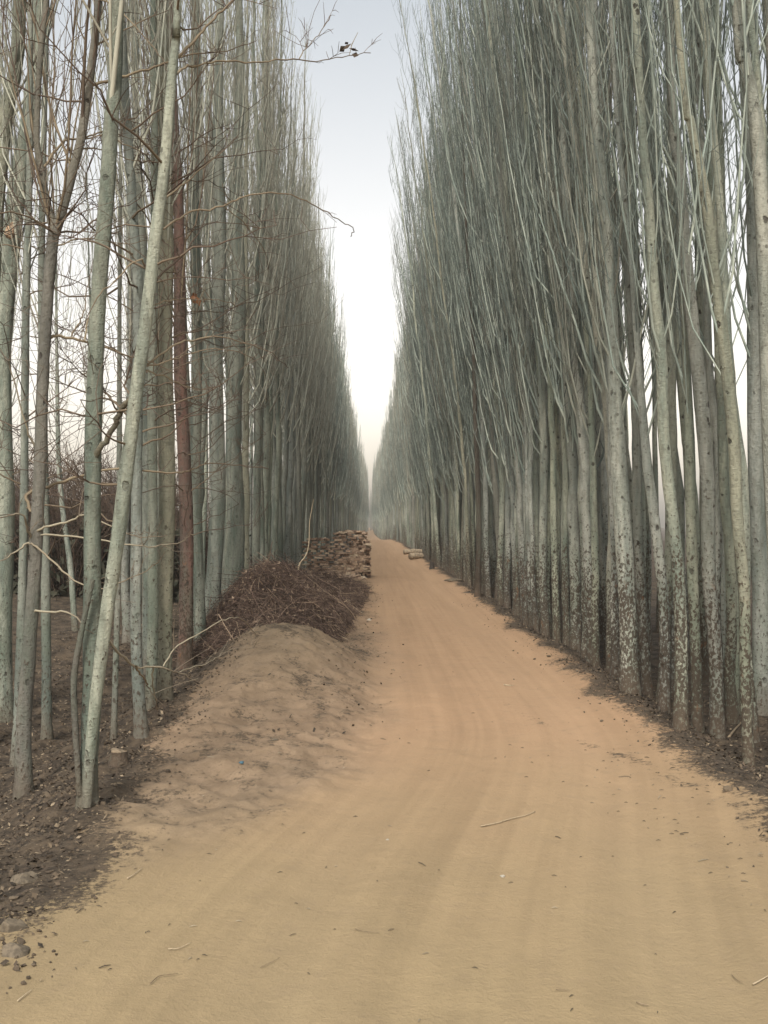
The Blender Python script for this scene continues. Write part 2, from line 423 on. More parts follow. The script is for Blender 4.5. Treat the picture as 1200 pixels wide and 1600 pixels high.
def crown(mb, path, rad, h0, rng, nb, lean=0.0, lean_dir=0.0, twigs=3.0, spread=1.0, rmin=0.0032, thick=1.0, sides=5, sub=True):
    """steep upright branches with twigs, all round the trunk above h0"""
    z = path[:, 2]; H = z[-1]
    for k in range(nb):
        u = (k + rng.random()) / nb
        h = h0 + (H * 0.95 - h0) * u ** 1.25
        p0 = np.array([np.interp(h, z, path[:, i]) for i in range(3)])
        rt = np.interp(h, z, rad)
        L = min(0.32 * (H - h) + 0.75, 3.3) * rng.uniform(0.55, 1.15)
        az = rng.random() * 2 * math.pi
        if rng.random() < lean: az = lean_dir + rng.normal(0, 0.6)
        a0 = math.radians(rng.uniform(15, 32)); a1 = math.radians(rng.uniform(2, 13)) * spread
        rb = max(min(rt * rng.uniform(0.16, 0.42), 0.0165), 0.005) * thick
        n = 8
        bp = branch_path(p0, az, L, rng, a0, a1, n, 0.034, 0.16)
        tr = np.linspace(1, 0, n)
        tone = rng.uniform(0.0, 0.75)
        mb.tube(bp, rmin + (rb - rmin) * tr ** 0.8, sides, np.linspace(tone, 0.5 * tone + 0.5, n), 0, 0.0, rng=rng)
        nt = int(L * twigs + rng.random() * 2)
        for q in range(nt):
            t = rng.uniform(0.12, 0.97)
            i = t * (n - 1); i0 = int(i); f = i - i0
            s0 = bp[i0] * (1 - f) + bp[min(i0 + 1, n - 1)] * f
            l = rng.uniform(0.25, 1.0) * (1.2 - 0.5 * t)
            tp = branch_path(s0, rng.random() * 6.283, l, rng, math.radians(rng.uniform(12, 30)), math.radians(rng.uniform(1, 12)), 4, 0.05)
            r0 = max(min(0.006, 0.5 * rb), rmin) * thick
            mb.tube(tp, np.linspace(r0, rmin * 0.55, 4), 3, rng.uniform(0.5, 1.0), 0, rng=rng)
            if sub and rng.random() < 0.5:
                s1 = tp[1 + rng.integers(0, 2)]
                tp2 = branch_path(s1, rng.random() * 6.283, l * 0.5, rng, math.radians(45), math.radians(15), 3, 0.1)
                mb.tube(tp2, np.linspace(rmin, rmin * 0.5, 3), 3, 1.0, 0, rng=rng)

def std_radius(z, H, r0):
    return r0 * np.clip(1 - z / (H * 1.03), 0.02, 1) ** 0.85

# --- repeated poplars: a handful of kinds, copied
def poplar_kind(seed, H, r0, h0, nb, twigs, lod=False, bow=(0.15, 0.8), lean=0.35, spread=1.0):
    """side=+1: leans its crown towards local -X (towards the road for the right-hand row)"""
    rng = np.random.default_rng(seed)
    z = np.concatenate([[-0.25, 0, 0.08, 0.2], np.arange(0.45, H, 0.35 if not lod else 0.9), [H]])
    wx = np.cumsum(rng.normal(0, 0.012, len(z))); wy = np.cumsum(rng.normal(0, 0.012, len(z)))
    bow = -rng.uniform(*bow) * (np.clip(z, 0, None) / H) ** 1.6
    path = np.stack([wx + bow, wy, z], -1); path[:3, :2] = path[3, :2]
    path[:, :2] -= path[1, :2]
    rad = std_radius(np.clip(z, 0, None), H, r0)
    tm = trunk_mesh(path, rad, rng, 14 if not lod else 7)
    cm = MB()
    if lod: crown(cm, path, rad, h0, rng, nb, lean, math.pi, twigs, spread, 0.006, 1.25, 4, False)
    else: crown(cm, path, rad, h0, rng, nb, lean, math.pi, twigs, spread)
    return tm, cm

KINDS_R, KINDS_L = [], []
for k in range(7):
    tm, cm = poplar_kind(100 + k, 14.3 + 0.3 * k, 0.047 + 0.006 * (k % 4), 2.3 + 0.3 * (k % 3), 31, 3.6, False, (0.5, 1.5))
    a, b = tm.mesh('trunk'), cm.mesh('crown')
    a.materials.append(M['bark']); b.materials.append(M['twig']); KINDS_R.append((a, b))
for k in range(6):
    tm, cm = poplar_kind(200 + k, 13.4 + 0.35 * k, 0.066 + 0.007 * (k % 4), 3.4 + 0.4 * (k % 3), 32, 3.0, False, (-0.3, 0.15), 0.0, 0.7)
    a, b = tm.mesh('trunk'), cm.mesh('crown')
    a.materials.append(M['bark_left']); b.materials.append(M['twig_left']); KINDS_L.append((a, b))

KINDS_I, KINDS_J = [], []            # trees inside the belts: sparser crowns
for k in range(4):
    tm, cm = poplar_kind(150 + k, 14.0 + 0.3 * k, 0.045 + 0.005 * k, 3.4 + 0.5 * (k % 3), 8, 1.6, False, (0.2, 1.0))
    a, b = tm.mesh('trunk'), cm.mesh('crown'); a.materials.append(M['bark']); b.materials.append(M['twig']); KINDS_I.append((a, b))
for k in range(3):
    tm, cm = poplar_kind(250 + k, 13.4 + 0.4 * k, 0.06 + 0.008 * k, 4.2 + 0.4 * (k % 3), 12, 2.0, False, (-0.3, 0.2), 0.0, 0.8)
    a, b = tm.mesh('trunk'), cm.mesh('crown'); a.materials.append(M['bark_left']); b.materials.append(M['twig_left']); KINDS_J.append((a, b))

used = {}
def place(kinds, x, y, label, group, sc=1.0, sz=1.0, rz=0.0, tilt=(0, 0), idx=None):
    k = idx if idx is not None else RNG.integers(0, len(kinds))
    a, b = kinds[k]
    e = empty('poplar_tree', (x, y, H1(x, y) - 0.02), rz)
    e.rotation_euler = (tilt[0], tilt[1], rz); e.scale = (sc, sc, sz)
    tag(e, label, 'poplar tree', group)
    key = (id(kinds), k)
    for nm, me in (('trunk', a), ('crown', b)):
        if (key, nm) in used: o = used[(key, nm)].copy(); COL.objects.link(o)
        else:
            o = bpy.data.objects.new(nm, me); COL.objects.link(o); used[(key, nm)] = o
        o.parent = e
    return e

# --- single trees drawn from the photograph: stem path in pixels at a distance
def lift(path_px, widths, Y0, base, H, dY=0.0, n=46):
    """stem through pixels; the base at `base`; continued upward to height H above the base"""
    pts = [Vector((0, 0, 0))]; ws = [widths[0] * Y0 / F / 2]
    z0 = path_px[0][1]
    for (px, py), w in zip(path_px[1:], widths[1:]):
        f = (z0 - py) / 1200.0
        Y = Y0 + dY * f
        pts.append(P(px, py, Y) - base); ws.append(w * Y / F / 2)
    top = pts[-1]; d = (pts[-1] - pts[-2]).normalized()
    if H > top.z + 0.5:
        m = (H - top.z)
        pts.append(top + Vector((d.x * 0.5, d.y * 0.5, 1)) * m * 0.5); ws.append(ws[-1] * 0.6)
        pts.append(top + Vector((d.x * 0.35, d.y * 0.35, 1)) * m); ws.append(0.006)
    z = [p.z for p in pts]
    sp = smooth_path(pts, n)
    rad = np.interp(sp[:, 2], z, ws)
    sp = np.vstack([sp[0] - (0, 0, 0.25), sp]); rad = np.concatenate([[rad[0]], rad])
    return sp, rad

LOW = {22: 8, 23: 9, 25: 7, 26: 12, 27: 8, 28: 14, 29: 14, 30: 8, 31: 6, 20: 10, 24: 6}
def low_twigs(cm, sp, rad, h0, h1, rng, n):
    """thin wandering shoots low on a stem"""
    for k in range(n):
        h = rng.uniform(h0, h1); p0 = np.array([np.interp(h, sp[:, 2], sp[:, i]) for i in range(3)])
        L = rng.uniform(0.5, 1.7); bp = branch_path(p0, rng.random() * 6.283, L, rng, math.radians(rng.uniform(50, 95)), math.radians(rng.uniform(25, 105)), 9, 0.16, 0.8)
        cm.tube(bp, np.linspace(rng.uniform(0.005, 0.009), 0.002, 9), 5, np.linspace(0.5, 1.0, 9), 0, rng=rng)
        for q in range(rng.integers(5, 11)):
            s0 = bp[rng.integers(2, 9)]; l = rng.uniform(0.12, 0.55)
            tp = branch_path(s0, rng.random() * 6.283, l, rng, math.radians(rng.uniform(30, 100)), math.radians(rng.uniform(20, 90)), 4, 0.2)
            cm.tube(tp, np.linspace(0.0032, 0.0016, 4), 3, 1.0, 0, rng=rng)
            if rng.random() < 0.6:
                tp2 = branch_path(tp[2], rng.random() * 6.283, l * 0.5, rng, 1.0, 0.9, 3, 0.2); cm.tube(tp2, [0.0022, 0.0018, 0.0012], 3, 1.0, 0, rng=rng)

def own_tree(path_px, widths, label, mat='bark', twig='twig', H=14.0, h0=3.0, nb=36, seed=0, lean=0.35, lean_dir=math.pi, dY=0.0, Y=None, group=None, twigs=3.0, name='poplar_tree', cat='poplar tree', spread=1.0):
    rng = np.random.default_rng(1000 + seed)
    b = hit(*path_px[0]) if Y is None else None
    if Y is not None:
        b = P(path_px[0][0], path_px[0][1], Y); b.z = H1(b.x, b.y)
    base = Vector((b.x, b.y, H1(b.x, b.y) - 0.02))
    sp, rad = lift(path_px, widths, b.y, base, H, dY)
    e = empty(name, base); tag(e, label, cat, group)
    trunk_mesh(sp, rad, rng).build('trunk', M[mat], e)
    if nb:
        cm = MB(); crown(cm, sp[1:], rad[1:], h0, rng, nb, lean, lean_dir, twigs, spread, 0.0032, 0.72); cm.build('crown', M[twig], e)
    for _ in range(LOW.get(seed, 0)):
        sm = MB(); low_twigs(sm, sp, rad, 1.6, 5.0, rng, 1); sm.build('shoot', M['twig_brown'], e)
    return e, b.y, base, sp, rad

ROWR = 'poplars standing along the right side of the road'
ROWL = 'poplars standing along the left side of the road'
# nearest trees of the right-hand row
own_tree([(1173, 1200), (1169, 1060), (1167, 933), (1154, 805), (1148, 699), (1133, 550), (1119, 431), (1109, 320), (1085, 190), (1066, 60)], [17, 17, 18, 18, 19, 19, 18, 17, 13, 11],
         'nearest right row poplar, slender with pale yellowish stem bending left, base spotted and rusty', 'bark_pale', seed=1, h0=2.6, group=ROWR)
own_tree([(1120, 1158), (1120, 1018), (1111, 890), (1109, 762), (1097, 635), (1085, 530), (1074, 412), (1066, 262), (1054, 120)], [22, 21, 22, 22, 22, 21, 20, 17, 14],
         'second nearest right row poplar, pale straight stem with whitish peeling bark near its foot', 'bark_pale', seed=2, h0=3.2, group=ROWR)
own_tree([(1090, 1145), (1086, 975), (1083, 848), (1081, 686), (1072, 520), (1060, 300), (1048, 60)], [17, 17, 17, 16, 10, 8, 7],
         'right row poplar whose stem thins abruptly above a whorl of dark branches at mid height', 'bark', seed=3, h0=2.3, group=ROWR)
own_tree([(1065, 1141), (1063, 975), (1056, 848), (1041, 699), (1037, 550), (1025, 450), (1014, 300), (1000, 100)], [21, 20, 19, 18, 17, 16, 15, 12],
         'right row poplar with stem leaning steadily left, just left of the abruptly thinning one', 'bark', seed=4, h0=2.6, group=ROWR)
own_tree([(1037, 1115), (1037, 954), (1024, 805), (1014, 716), (1000, 560), (985, 380), (965, 150)], [17, 16, 16, 15, 10, 8, 7],
         'right row poplar with a rusty dark gash low on a stem that kinks left', 'bark', seed=5, h0=2.2, group=ROWR)
own_tree([(1010, 1086), (1003, 911), (999, 805), (995, 635), (985, 450), (975, 200)], [16, 16, 15, 15, 14, 11],
         'slim right row poplar between the widest knotted stem and the kinked rusty one', 'bark', seed=6, h0=2.4, group=ROWR)
own_tree([(982, 1081), (977, 950), (975, 848), (971, 715), (962, 560), (950, 380), (930, 120)], [27, 27, 27, 26, 20, 17, 14],
         'widest stem of the near right row, with big dark knot where its crown begins', 'bark', seed=7, h0=2.4, group=ROWR)
own_tree([(1216, 1190), (1216, 900), (1206, 600), (1194, 375), (1182, 187), (1165, 80), (1158, 0)], [23, 23, 23, 22, 21, 20, 19],
         'smooth pale poplar stem crossing the upper right corner of the photo', 'bark_pale', seed=8, h0=4.4, Y=7.3, group=ROWR, dY=0.2)
own_tree([(1190, 1120), (1188, 1000), (1186, 800), (1184, 550), (1178, 300), (1168, 50)], [26, 26, 25, 24, 20, 17],
         'shaded greenish poplar directly behind the nearest bending stem of the right row', 'bark_left', seed=9, h0=2.9, Y=9.4, group=ROWR)
own_tree([(1148, 1118), (1147, 930), (1143, 750), (1138, 550), (1130, 300)], [14, 14, 14, 13, 11],
         'thin dim stem in second line, seen between the two nearest right row poplars', 'bark_left', seed=10, h0=2.9, Y=9.5, group=ROWR)
own_tree([(1130, 1100), (1132, 900), (1133, 760), (1128, 560), (1120, 300)], [24, 24, 24, 22, 18],
         'broad grey stem in third line behind the second nearest right row poplar', 'bark_left', seed=12, h0=3.0, Y=10.4, group=ROWR)
own_tree([(748, 932), (748, 860), (747, 780), (744, 660), (738, 500), (728, 330)], [9, 9, 8, 7, 6, 4],
         'dark brown stem standing out among pale ones midway along the right row', 'bark_dark', seed=13, h0=4.0, group=ROWR)

# left side: trees seen one by one
own_tree([(7, 1123), (8, 900), (4, 600), (14, 450), (28, 281), (41, 205), (52, 120), (62, 30)], [34, 32, 30, 29, 28, 26, 22, 18],
         'stout pale poplar at the left margin with a torn orange scar on its trunk', 'bark_left', 'twig', seed=20, h0=4.3, nb=34, group=ROWL)
own_tree([(-32, 1120), (-24, 800), (-14, 520), (8, 205), (22, 112), (29, 0)], [24, 23, 22, 21, 21, 20],
         'pale stem entering from the left margin high up beside the scarred poplar', 'bark_pale', 'twig', seed=21, h0=5.0, nb=30, Y=10.0, group=ROWL)
own_tree([(27, 1200), (33, 1000), (40, 800), (42, 600), (42, 450), (46, 250), (48, 40)], [13, 13, 13, 12, 12, 10, 8],
         'thin green tinged stem just left of the brown forked tree', 'bark_left', 'twig_left', seed=22, h0=3.6, nb=30, group=ROWL)
own_tree([(75, 1158), (75, 1000), (74, 850), (68, 650), (66, 450), (70, 200)], [15, 15, 14, 13, 11, 9],
         'green tinged stem close behind the brown forked tree on its right', 'bark_left', 'twig_left', seed=23, h0=3.6, nb=28, group=ROWL)
own_tree([(118, 985), (112, 880), (100, 790), (92, 700), (90, 560)], [9, 9, 8, 7, 5],
         'distant thin leaning stem between forked tree and double stemmed tree', 'bark_left', 'twig_left', seed=24, h0=3.0, nb=26, H=9, group=ROWL)
own_tree([(181, 1160), (184, 1000), (186, 850), (187, 650), (188, 450)], [9, 9, 9, 8, 6],
         'very thin green stem between the double stemmed tree and the cut stump', 'bark_left', 'twig_left', seed=25, h0=3.0, nb=26, H=9, group=ROWL)
own_tree([(220, 1155), (213, 1000), (216, 800), (217, 600), (215, 450), (205, 330), (198, 200), (190, 0)], [19, 17, 17, 17, 16, 15, 14, 13],
         'straight poplar with green stained foot and brownish upper stem, right of the cut stump', 'bark_left', 'twig_left', seed=26, h0=3.6, nb=34, group=ROWL)
own_tree([(236, 1115), (238, 1000), (239, 850), (240, 650), (240, 400)], [17, 17, 16, 15, 12],
         'dim poplar stem tucked between the green footed one and the broad blotched one', 'bark_left', 'twig_left', seed=27, h0=3.4, nb=34, group=ROWL)
own_tree([(259, 1100), (257, 900), (259, 765), (259, 555), (262, 400), (256, 220), (252, 60)], [28, 27, 26, 26, 23, 20, 17],
         'broad blotched grey poplar trunk immediately left of the rust red trunk', 'bark_left', 'twig_left', seed=28, h0=3.8, nb=44, group=ROWL)
own_tree([(294, 1045), (290, 850), (285, 600), (282, 480), (278, 350), (272, 180), (268, 20)], [22, 21, 20, 19, 17, 14, 12],
         'rust red tree trunk, the only reddish one on the left', 'bark_red', 'twig_brown', seed=29, h0=3.8, nb=44, group=ROWL)
own_tree([(311, 1036), (310, 850), (306, 600), (306, 450), (305, 250)], [19, 18, 17, 16, 13],
         'pale poplar immediately right of the rust red trunk', 'bark_left', 'twig_left', seed=30, h0=3.6, nb=44, Y=13.6, group=ROWL)
own_tree([(334, 990), (337, 850), (339, 700), (341, 550), (342, 300)], [25, 24, 23, 21, 17],
         'pale poplar at the near left end of the brush pile', 'bark_left', 'twig_left', seed=31, h0=3.6, nb=46, Y=15.6, group=ROWL)
own_tree([(364, 960), (366, 850), (368, 700), (370, 550), (372, 300)], [29, 27, 25, 23, 18],
         'thick grey poplar rising behind the brush pile, second past the rust red trunk', 'bark_left', 'twig_left', seed=32, h0=3.4, nb=46, Y=17.6, group=ROWL)

# ------------------------------------------------ the two near left trees with wandering side branches
def side_branch(px, Y0, Y1, w0, w1, base, parent, mat, rng, twiglets=8, up=0.5, lab=None):
    """one branch through pixels of the photo, drifting from depth Y0 to Y1"""
    n = len(px)
    pts = [P(a, b, Y0 + (Y1 - Y0) * i / max(n - 1, 1)) - base for i, (a, b) in enumerate(px)]
    sp = smooth_path(pts, max(10, n * 4)); sp[1:-1] += rng.normal(0, 0.004, sp[1:-1].shape)
    m = len(sp)
    r = np.linspace(w0 * Y0 / F / 2, w1 * Y1 / F / 2, m)
    mb = MB(); mb.tube(sp, np.maximum(r, 0.0022), 6, np.linspace(0.1, 0.7, m), 0, 0.06, rng=rng)
    L = float(np.linalg.norm(np.diff(sp, axis=0), axis=1).sum())
    for k in range(int(twiglets * L)):
        i = int(rng.uniform(0.12, 0.98) * (m - 1)); t = i / m
        d = sp[min(i + 1, m - 1)] - sp[max(i - 1, 0)]; d /= np.linalg.norm(d) + 1e-9
        s = rng.normal(0, 0.75, 3); s[2] += up; v = d * 0.8 + s; v /= np.linalg.norm(v)
        l = rng.uniform(0.06, 0.36) * (1.1 - 0.5 * t)
        bend = rng.normal(0, 0.25, 3) * l
        q = np.linspace(0, 1, 4)[:, None]
        tp = sp[i] + v * l * q + bend * q * q
        mb.tube(tp, np.linspace(min(0.004, r[i] * 0.7), 0.0014, 4), 3, rng.uniform(0.5, 1), 0, rng=rng)
        for w in range(rng.integers(0, 4)):
            j = rng.integers(1, 4); v2 = v + rng.normal(0, 0.7, 3)
            mb.tube(np.array([tp[j], tp[j] + v2 * l * 0.2 + (0, 0, .01), tp[j] + v2 * l * 0.42]), [0.0022, 0.0018, 0.001], 3, 1.0, 0, rng=rng)
    o = mb.build('branch', mat, parent)
    if lab: o['label'] = lab
    return o

def stem_part(path_px, widths, Y0, base, name, mat, parent, rng, Htop=None, n=46):
    pts = [P(a, b, Y0) - base for a, b in path_px]; ws = [w * Y0 / F / 2 for w in widths]
    if Htop:
        d = (pts[-1] - pts[-2]).normalized(); m = Htop - pts[-1].z
        pts.append(pts[-1] + Vector((d.x * 0.5, 0.1, 1)) * m * 0.5); ws.append(ws[-1] * 0.6)
        pts.append(pts[-2] + Vector((d.x * 0.7, 0.1, 1)) * m); ws.append(0.006)
    z = [p.z for p in pts]; sp = smooth_path(pts, n); r = np.interp(sp[:, 2], z, ws)
    mb = MB(); mb.tube(sp, r, 14, 0.0, 0, 0.03, rng=rng)
    return mb.build(name, mat, parent), sp, r

rng = np.random.default_rng(77)
# brown forked tree
b = hit(45, 1240); YB = b.y; base = Vector((b.x, b.y, H1(b.x, b.y) - 0.02))
fork = empty('forked_tree', base)
tag(fork, 'brown barked tree at the left that forks high up into a V', 'tree')
sp, r = lift([(45, 1240), (43, 1130), (50, 1000), (55, 880), (62, 740), (68, 600), (78, 450), (86, 362)], [26, 23, 21, 20, 19, 18.5, 18, 18], YB, base, 0, 0)
trunk_mesh(sp, r, rng).build('trunk', M['bark_brown'], fork)
_, spa, ra = stem_part([(86, 366), (98, 330), (112, 275), (127, 215), (137, 140), (148, 60), (155, -20)], [16, 15, 14, 14, 13, 12, 11], YB, base, 'limb', M['bark_brown'], fork, rng, 8.5)
_, spb, rb_ = stem_part([(86, 366), (76, 325), (65, 268), (58, 220), (60, 140), (66, 60), (74, -20)], [14, 12, 11, 10, 9, 9, 8], YB, base, 'limb', M['bark_brown'], fork, rng, 7.5)
cm = MB(); crown(cm, spa, ra, 3.2, rng, 14, 0, 0, 3.0, 2.2); crown(cm, spb, rb_, 3.4, rng, 10, 0, 0, 3.0, 2.2); low_twigs(cm, spa, ra, 3.0, 5.2, rng, 10); cm.build('crown', M['twig_brown'], fork)
TB = M['twig_brown']; TP = M['twig_pale']
for px, Y1, w0, w1, tw in (
    ([(141, 134), (180, 122), (232, 108), (267, 94), (299, 84), (348, 79), (400, 62)], YB + 0.5, 7, 1.5, 9),
    ([(69, 262), (98, 222), (127, 215), (157, 207), (183, 191), (215, 180), (262, 130)], YB + 0.5, 6, 1.2, 7),
    ([(128, 219), (160, 212), (200, 228), (240, 246)], YB + 0.3, 4, 1.2, 7),
    ([(126, 233), (157, 233), (200, 249), (290, 256)], YB + 0.4, 4, 1, 6),
    ([(90, 384), (129, 373), (197, 381), (240, 372)], YB + 0.4, 4, 1, 8),
    ([(149, 72), (200, 42), (262, 15)], YB + 0.3, 5, 1.5, 7),
    ([(140, -10), (180, 10), (215, 45), (250, 87), (262, 112)], YB - 0.4, 4, 1.5, 5),
    ([(72, 533), (91, 525), (133, 534), (164, 542), (196, 555), (245, 569), (300, 600)], YB + 0.5, 8, 1.4, 9),
    ([(113, 526), (126, 500), (133, 481), (137, 450), (150, 400)], YB + 0.2, 4, 1.2, 8),
    ([(133, 534), (140, 495), (163, 450), (185, 400)], YB + 0.3, 4, 1.2, 8),
    ([(52, 800), (45, 772), (84, 758), (140, 740), (182, 733), (224, 735), (269, 740), (297, 735), (322, 726), (371, 727), (420, 733)], YB + 0.9, 8, 1.6, 8),
    ([(52, 845), (46, 826), (38, 805), (14, 806), (-10, 815)], YB - 0.4, 6, 2, 9),
    ([(50, 842), (70, 824), (105, 816), (136, 805), (170, 820), (215, 838), (262, 836)], YB - 0.3, 6, 1.4, 9),
    ([(50, 836), (105, 837), (157, 844), (210, 852), (252, 852), (287, 845), (300, 828)], YB - 0.4, 5, 1.2, 8),
    ([(48, 850), (56, 852), (84, 877), (115, 905), (140, 917), (164, 919), (210, 901), (241, 884), (259, 863)], YB - 0.6, 5, 1.3, 7),
    ([(48, 848), (28, 860), (7, 875), (-20, 880)], YB - 0.2, 5, 1.5, 9),
    ([(46, 958), (63, 955), (101, 955), (122, 964), (140, 990)], YB - 0.2, 6, 2, 5),
    ([(58, 700), (40, 660), (20, 580), (8, 560)], YB - 0.3, 5, 1.5, 7),
):
    side_branch(px, YB, Y1, w0 * 0.72, w1 * 0.8, base, fork, TB if w0 > 6.5 or px[0][1] < 600 else TP, rng, tw)

# double-stemmed pale tree
b = hit(136, 1266); YT = b.y; base = Vector((b.x, b.y, H1(b.x, b.y) - 0.02))
twin = empty('twin_stemmed_tree', base)
tag(twin, 'nearest left tree, grey straight stem and pale leaning stem joined low on one brown foot', 'tree')
sp, r = lift([(136, 1266), (138, 1180), (142, 1080), (144, 950), (147, 800), (153, 600), (158, 450), (165, 330), (172, 180), (180, 0)], [29, 27, 30, 27, 26, 25, 24, 24, 22, 21], YT, base, 12.5, 0.3)
o = trunk_mesh(sp, r, rng).build('trunk', M['bark_left'], twin)
cm = MB(); crown(cm, sp[1:], r[1:], 4.0, rng, 26, 0.2, 0, 3.0, 1.5); cm.build('crown', M['twig_left'], twin)
o, sp3, r3 = stem_part([(138, 1258), (146, 1140), (158, 1040), (170, 945), (185, 845), (200, 725), (214, 610), (230, 490), (243, 370), (257, 260), (268, 120), (274, 60), (278, -20)], [15, 18, 20, 21, 22, 22, 21, 20, 19, 18, 15, 13, 12], YT - 0.05, base, 'stem', M['bark_stem'], twin, rng, 9.5)
o['label'] = 'pale stem leaning right across the other trunks'
cm = MB(); crown(cm, sp3, r3, 4.6, rng, 6, 0.0, 0, 3.0, 1.2, 0.0032, 0.7); low_twigs(cm, sp3, r3, 1.6, 5.0, rng, 14); cm.build('crown', M['twig_brown'], twin)
o, _, _ = stem_part([(127, 1240), (120, 1130), (118, 1060), (127, 1000), (137, 950), (147, 905)], [9, 10, 10, 9, 8, 7], YT - 0.03, base, 'stem', M['bark_brown'], twin, rng)
o['label'] = 'thin brown stem hugging the left of the foot'
for px, Y1, w0, w1, tw, m in (
    ([(272, 116), (284, 108), (313, 100), (344, 94), (404, 95), (446, 91), (488, 94), (530, 87), (579, 80)], YT + 1.1, 5, 1.4, 4, TB),
    ([(467, 90), (481, 70), (497, 52), (516, 21)], YT + 1.1, 2.2, 1.2, 7, TB),
    ([(270, 96), (302, 63), (330, 31), (362, 0), (395, -40)], YT + 0.4, 6, 3, 4, TB),
    ([(241, 345), (257, 311), (295, 280), (337, 245), (371, 212)], YT + 0.6, 5, 1.2, 4, TB),
    ([(243, 362), (262, 353), (295, 332), (348, 322), (376, 308), (418, 301), (460, 306), (495, 322), (530, 343), (551, 357), (548, 369)], YT + 1.2, 4.5, 1.4, 1.5, TB),
    ([(351, 324), (383, 350), (411, 388), (420, 420)], YT + 1.0, 2.2, 1, 5, TB),
    ([(228, 571), (259, 548), (290, 534), (336, 527), (367, 532), (420, 551), (450, 575)], YT + 0.9, 5, 1.2, 9, TB),
    ([(228, 573), (266, 564), (297, 553), (350, 545), (395, 560)], YT + 0.6, 3.5, 1.2, 12, TB),
    ([(226, 578), (262, 590), (300, 606), (345, 604)], YT + 0.5, 3.5, 1.2, 12, TB),
    ([(210, 618), (189, 642), (175, 674), (150, 714)], YT + 0.1, 11, 12, 2, M['bark_brown']),
    ([(232, 480), (262, 470), (300, 468), (345, 470), (372, 480)], YT + 0.7, 3, 1, 14, TB),
    ([(236, 430), (215, 405), (180, 440), (150, 470), (120, 545)], YT - 0.4, 4, 1.5, 5, TB),
    ([(160, 985), (171, 1000), (196, 1028), (217, 1041), (255, 1042), (280, 1051), (308, 1062)], YT + 0.6, 7, 2, 3, TP),
    ([(281, 1050), (325, 1035), (353, 1018)], YT + 1.0, 2.6, 1.4, 3, TP),
    ([(256, 1041), (276, 1011), (315, 988), (350, 969), (371, 965), (388, 976), (401, 992)], YT + 1.3, 3, 1.4, 2, TP),
    ([(241, 1042), (241, 1074), (248, 1109)], YT + 0.5, 3, 2, 3, TP),
    ([(214, 1040), (228, 1060), (236, 1075)], YT + 0.3, 5, 2, 3, TB),
):
    side_branch(px, YT, Y1, w0 * 0.8, w1 * 0.85, base, twin, m, rng, tw)

# hanging dead leaves and the torn scar (resting on branches: things of their own)
def leaf_cluster(loc, size, rng, n, mat, label):
    e = empty('dead_leaf_cluster', loc); tag(e, label, 'dead leaves')
    for k in range(n):
        a = rng.normal(0, 1, 3); a /= np.linalg.norm(a); bb = np.cross(a, rng.normal(0, 1, 3)); bb /= np.linalg.norm(bb); cc = np.cross(a, bb)
        o = rng.normal(0, size * 0.35, 3); l = size * rng.uniform(0.5, 1)
        v = np.array([o, o + a * l * 0.5 + bb * l * 0.32, o + a * l, o + a * l * 0.5 - bb * l * 0.32, o + a * l * 0.5 + cc * l * 0.14])
        mb = MB(); mb.add(v, None, [(0, 1, 4), (1, 2, 4), (2, 3, 4), (3, 0, 4)], rng.random()); mb.build('leaf', mat, e)
    mb = MB(); mb.tube(np.array([[-0.015, 0.0, -0.065], [-0.005, 0, -0.03], [0, 0, 0.0], [0.02, 0, 0.04], [0.042, 0, 0.085]]), [0.002, 0.002, 0.003, 0.002, 0.0015], 4)
    mb.build('stalk', M['twig_brown'], e)
leaf_cluster(P(549, 68, YT + 1.05), 0.075, rng, 5, M['leaf'], 'small cluster of dark dead leaves at the tip of the branch against the sky')
leaf_cluster(P(311, 470, YT + 0.45), 0.06, rng, 5, M['dryleaf'], 'curled orange dead leaves caught on a twig in front of left trunks')

# ------------------------------------------------------------------ rows by the road (copies)
individual, leftover = [], []
def jit(s): return float(RNG.normal(0, s))
ORD = ['first', 'second', 'third', 'fourth', 'fifth', 'sixth', 'seventh', 'eighth', 'ninth', 'tenth', 'eleventh', 'twelfth']
spots = []
# right side rows: (x, first y, spacing)
y = 11.3; k = 0
def nar(y): return 1 - 0.55 * float(sstep(85, 260, y))
while y < 430:
    spots.append(('R', 0, (2.55 + jit(0.07)) * nar(y), y, k)); y += max(0.24, 0.41 + jit(0.11)) * (1 if y < 60 else 1.7 if y < 150 else 3.5); k += 1
for row, (x0, y0, sp_, y1) in enumerate(((2.98, 8.4, 0.50, 430), (3.5, 8.0, 0.8, 120), (4.5, 7.6, 0.95, 70)), 1):
    y = y0
    while y < y1:
        spots.append(('R', row, (x0 + jit(0.12)) * nar(y), y, 0)); y += max(0.35, sp_ + jit(0.18)) * (1 if y < 50 else 1.8 if y < 150 else 3.5)
# left side rows
y = 19.7; k = 0
while y < 430:
    spots.append(('L', 0, (-2.2 + jit(0.08)) * nar(y), y, k)); y += max(0.45, 0.82 + jit(0.2)) * (1 if y < 70 else 1.3 if y < 150 else 2.4); k += 1
for row, (x0, y0, sp_, y1) in enumerate(((-2.8, 13.6, 1.15, 430), (-3.6, 16.0, 1.7, 130)), 1):
    y = y0
    while y < y1:
        spots.append(('L', row, (x0 + jit(0.15)) * nar(y), y, 0)); y += max(0.5, sp_ + jit(0.2)) * (1 if y < 50 else 1.8 if y < 150 else 3)
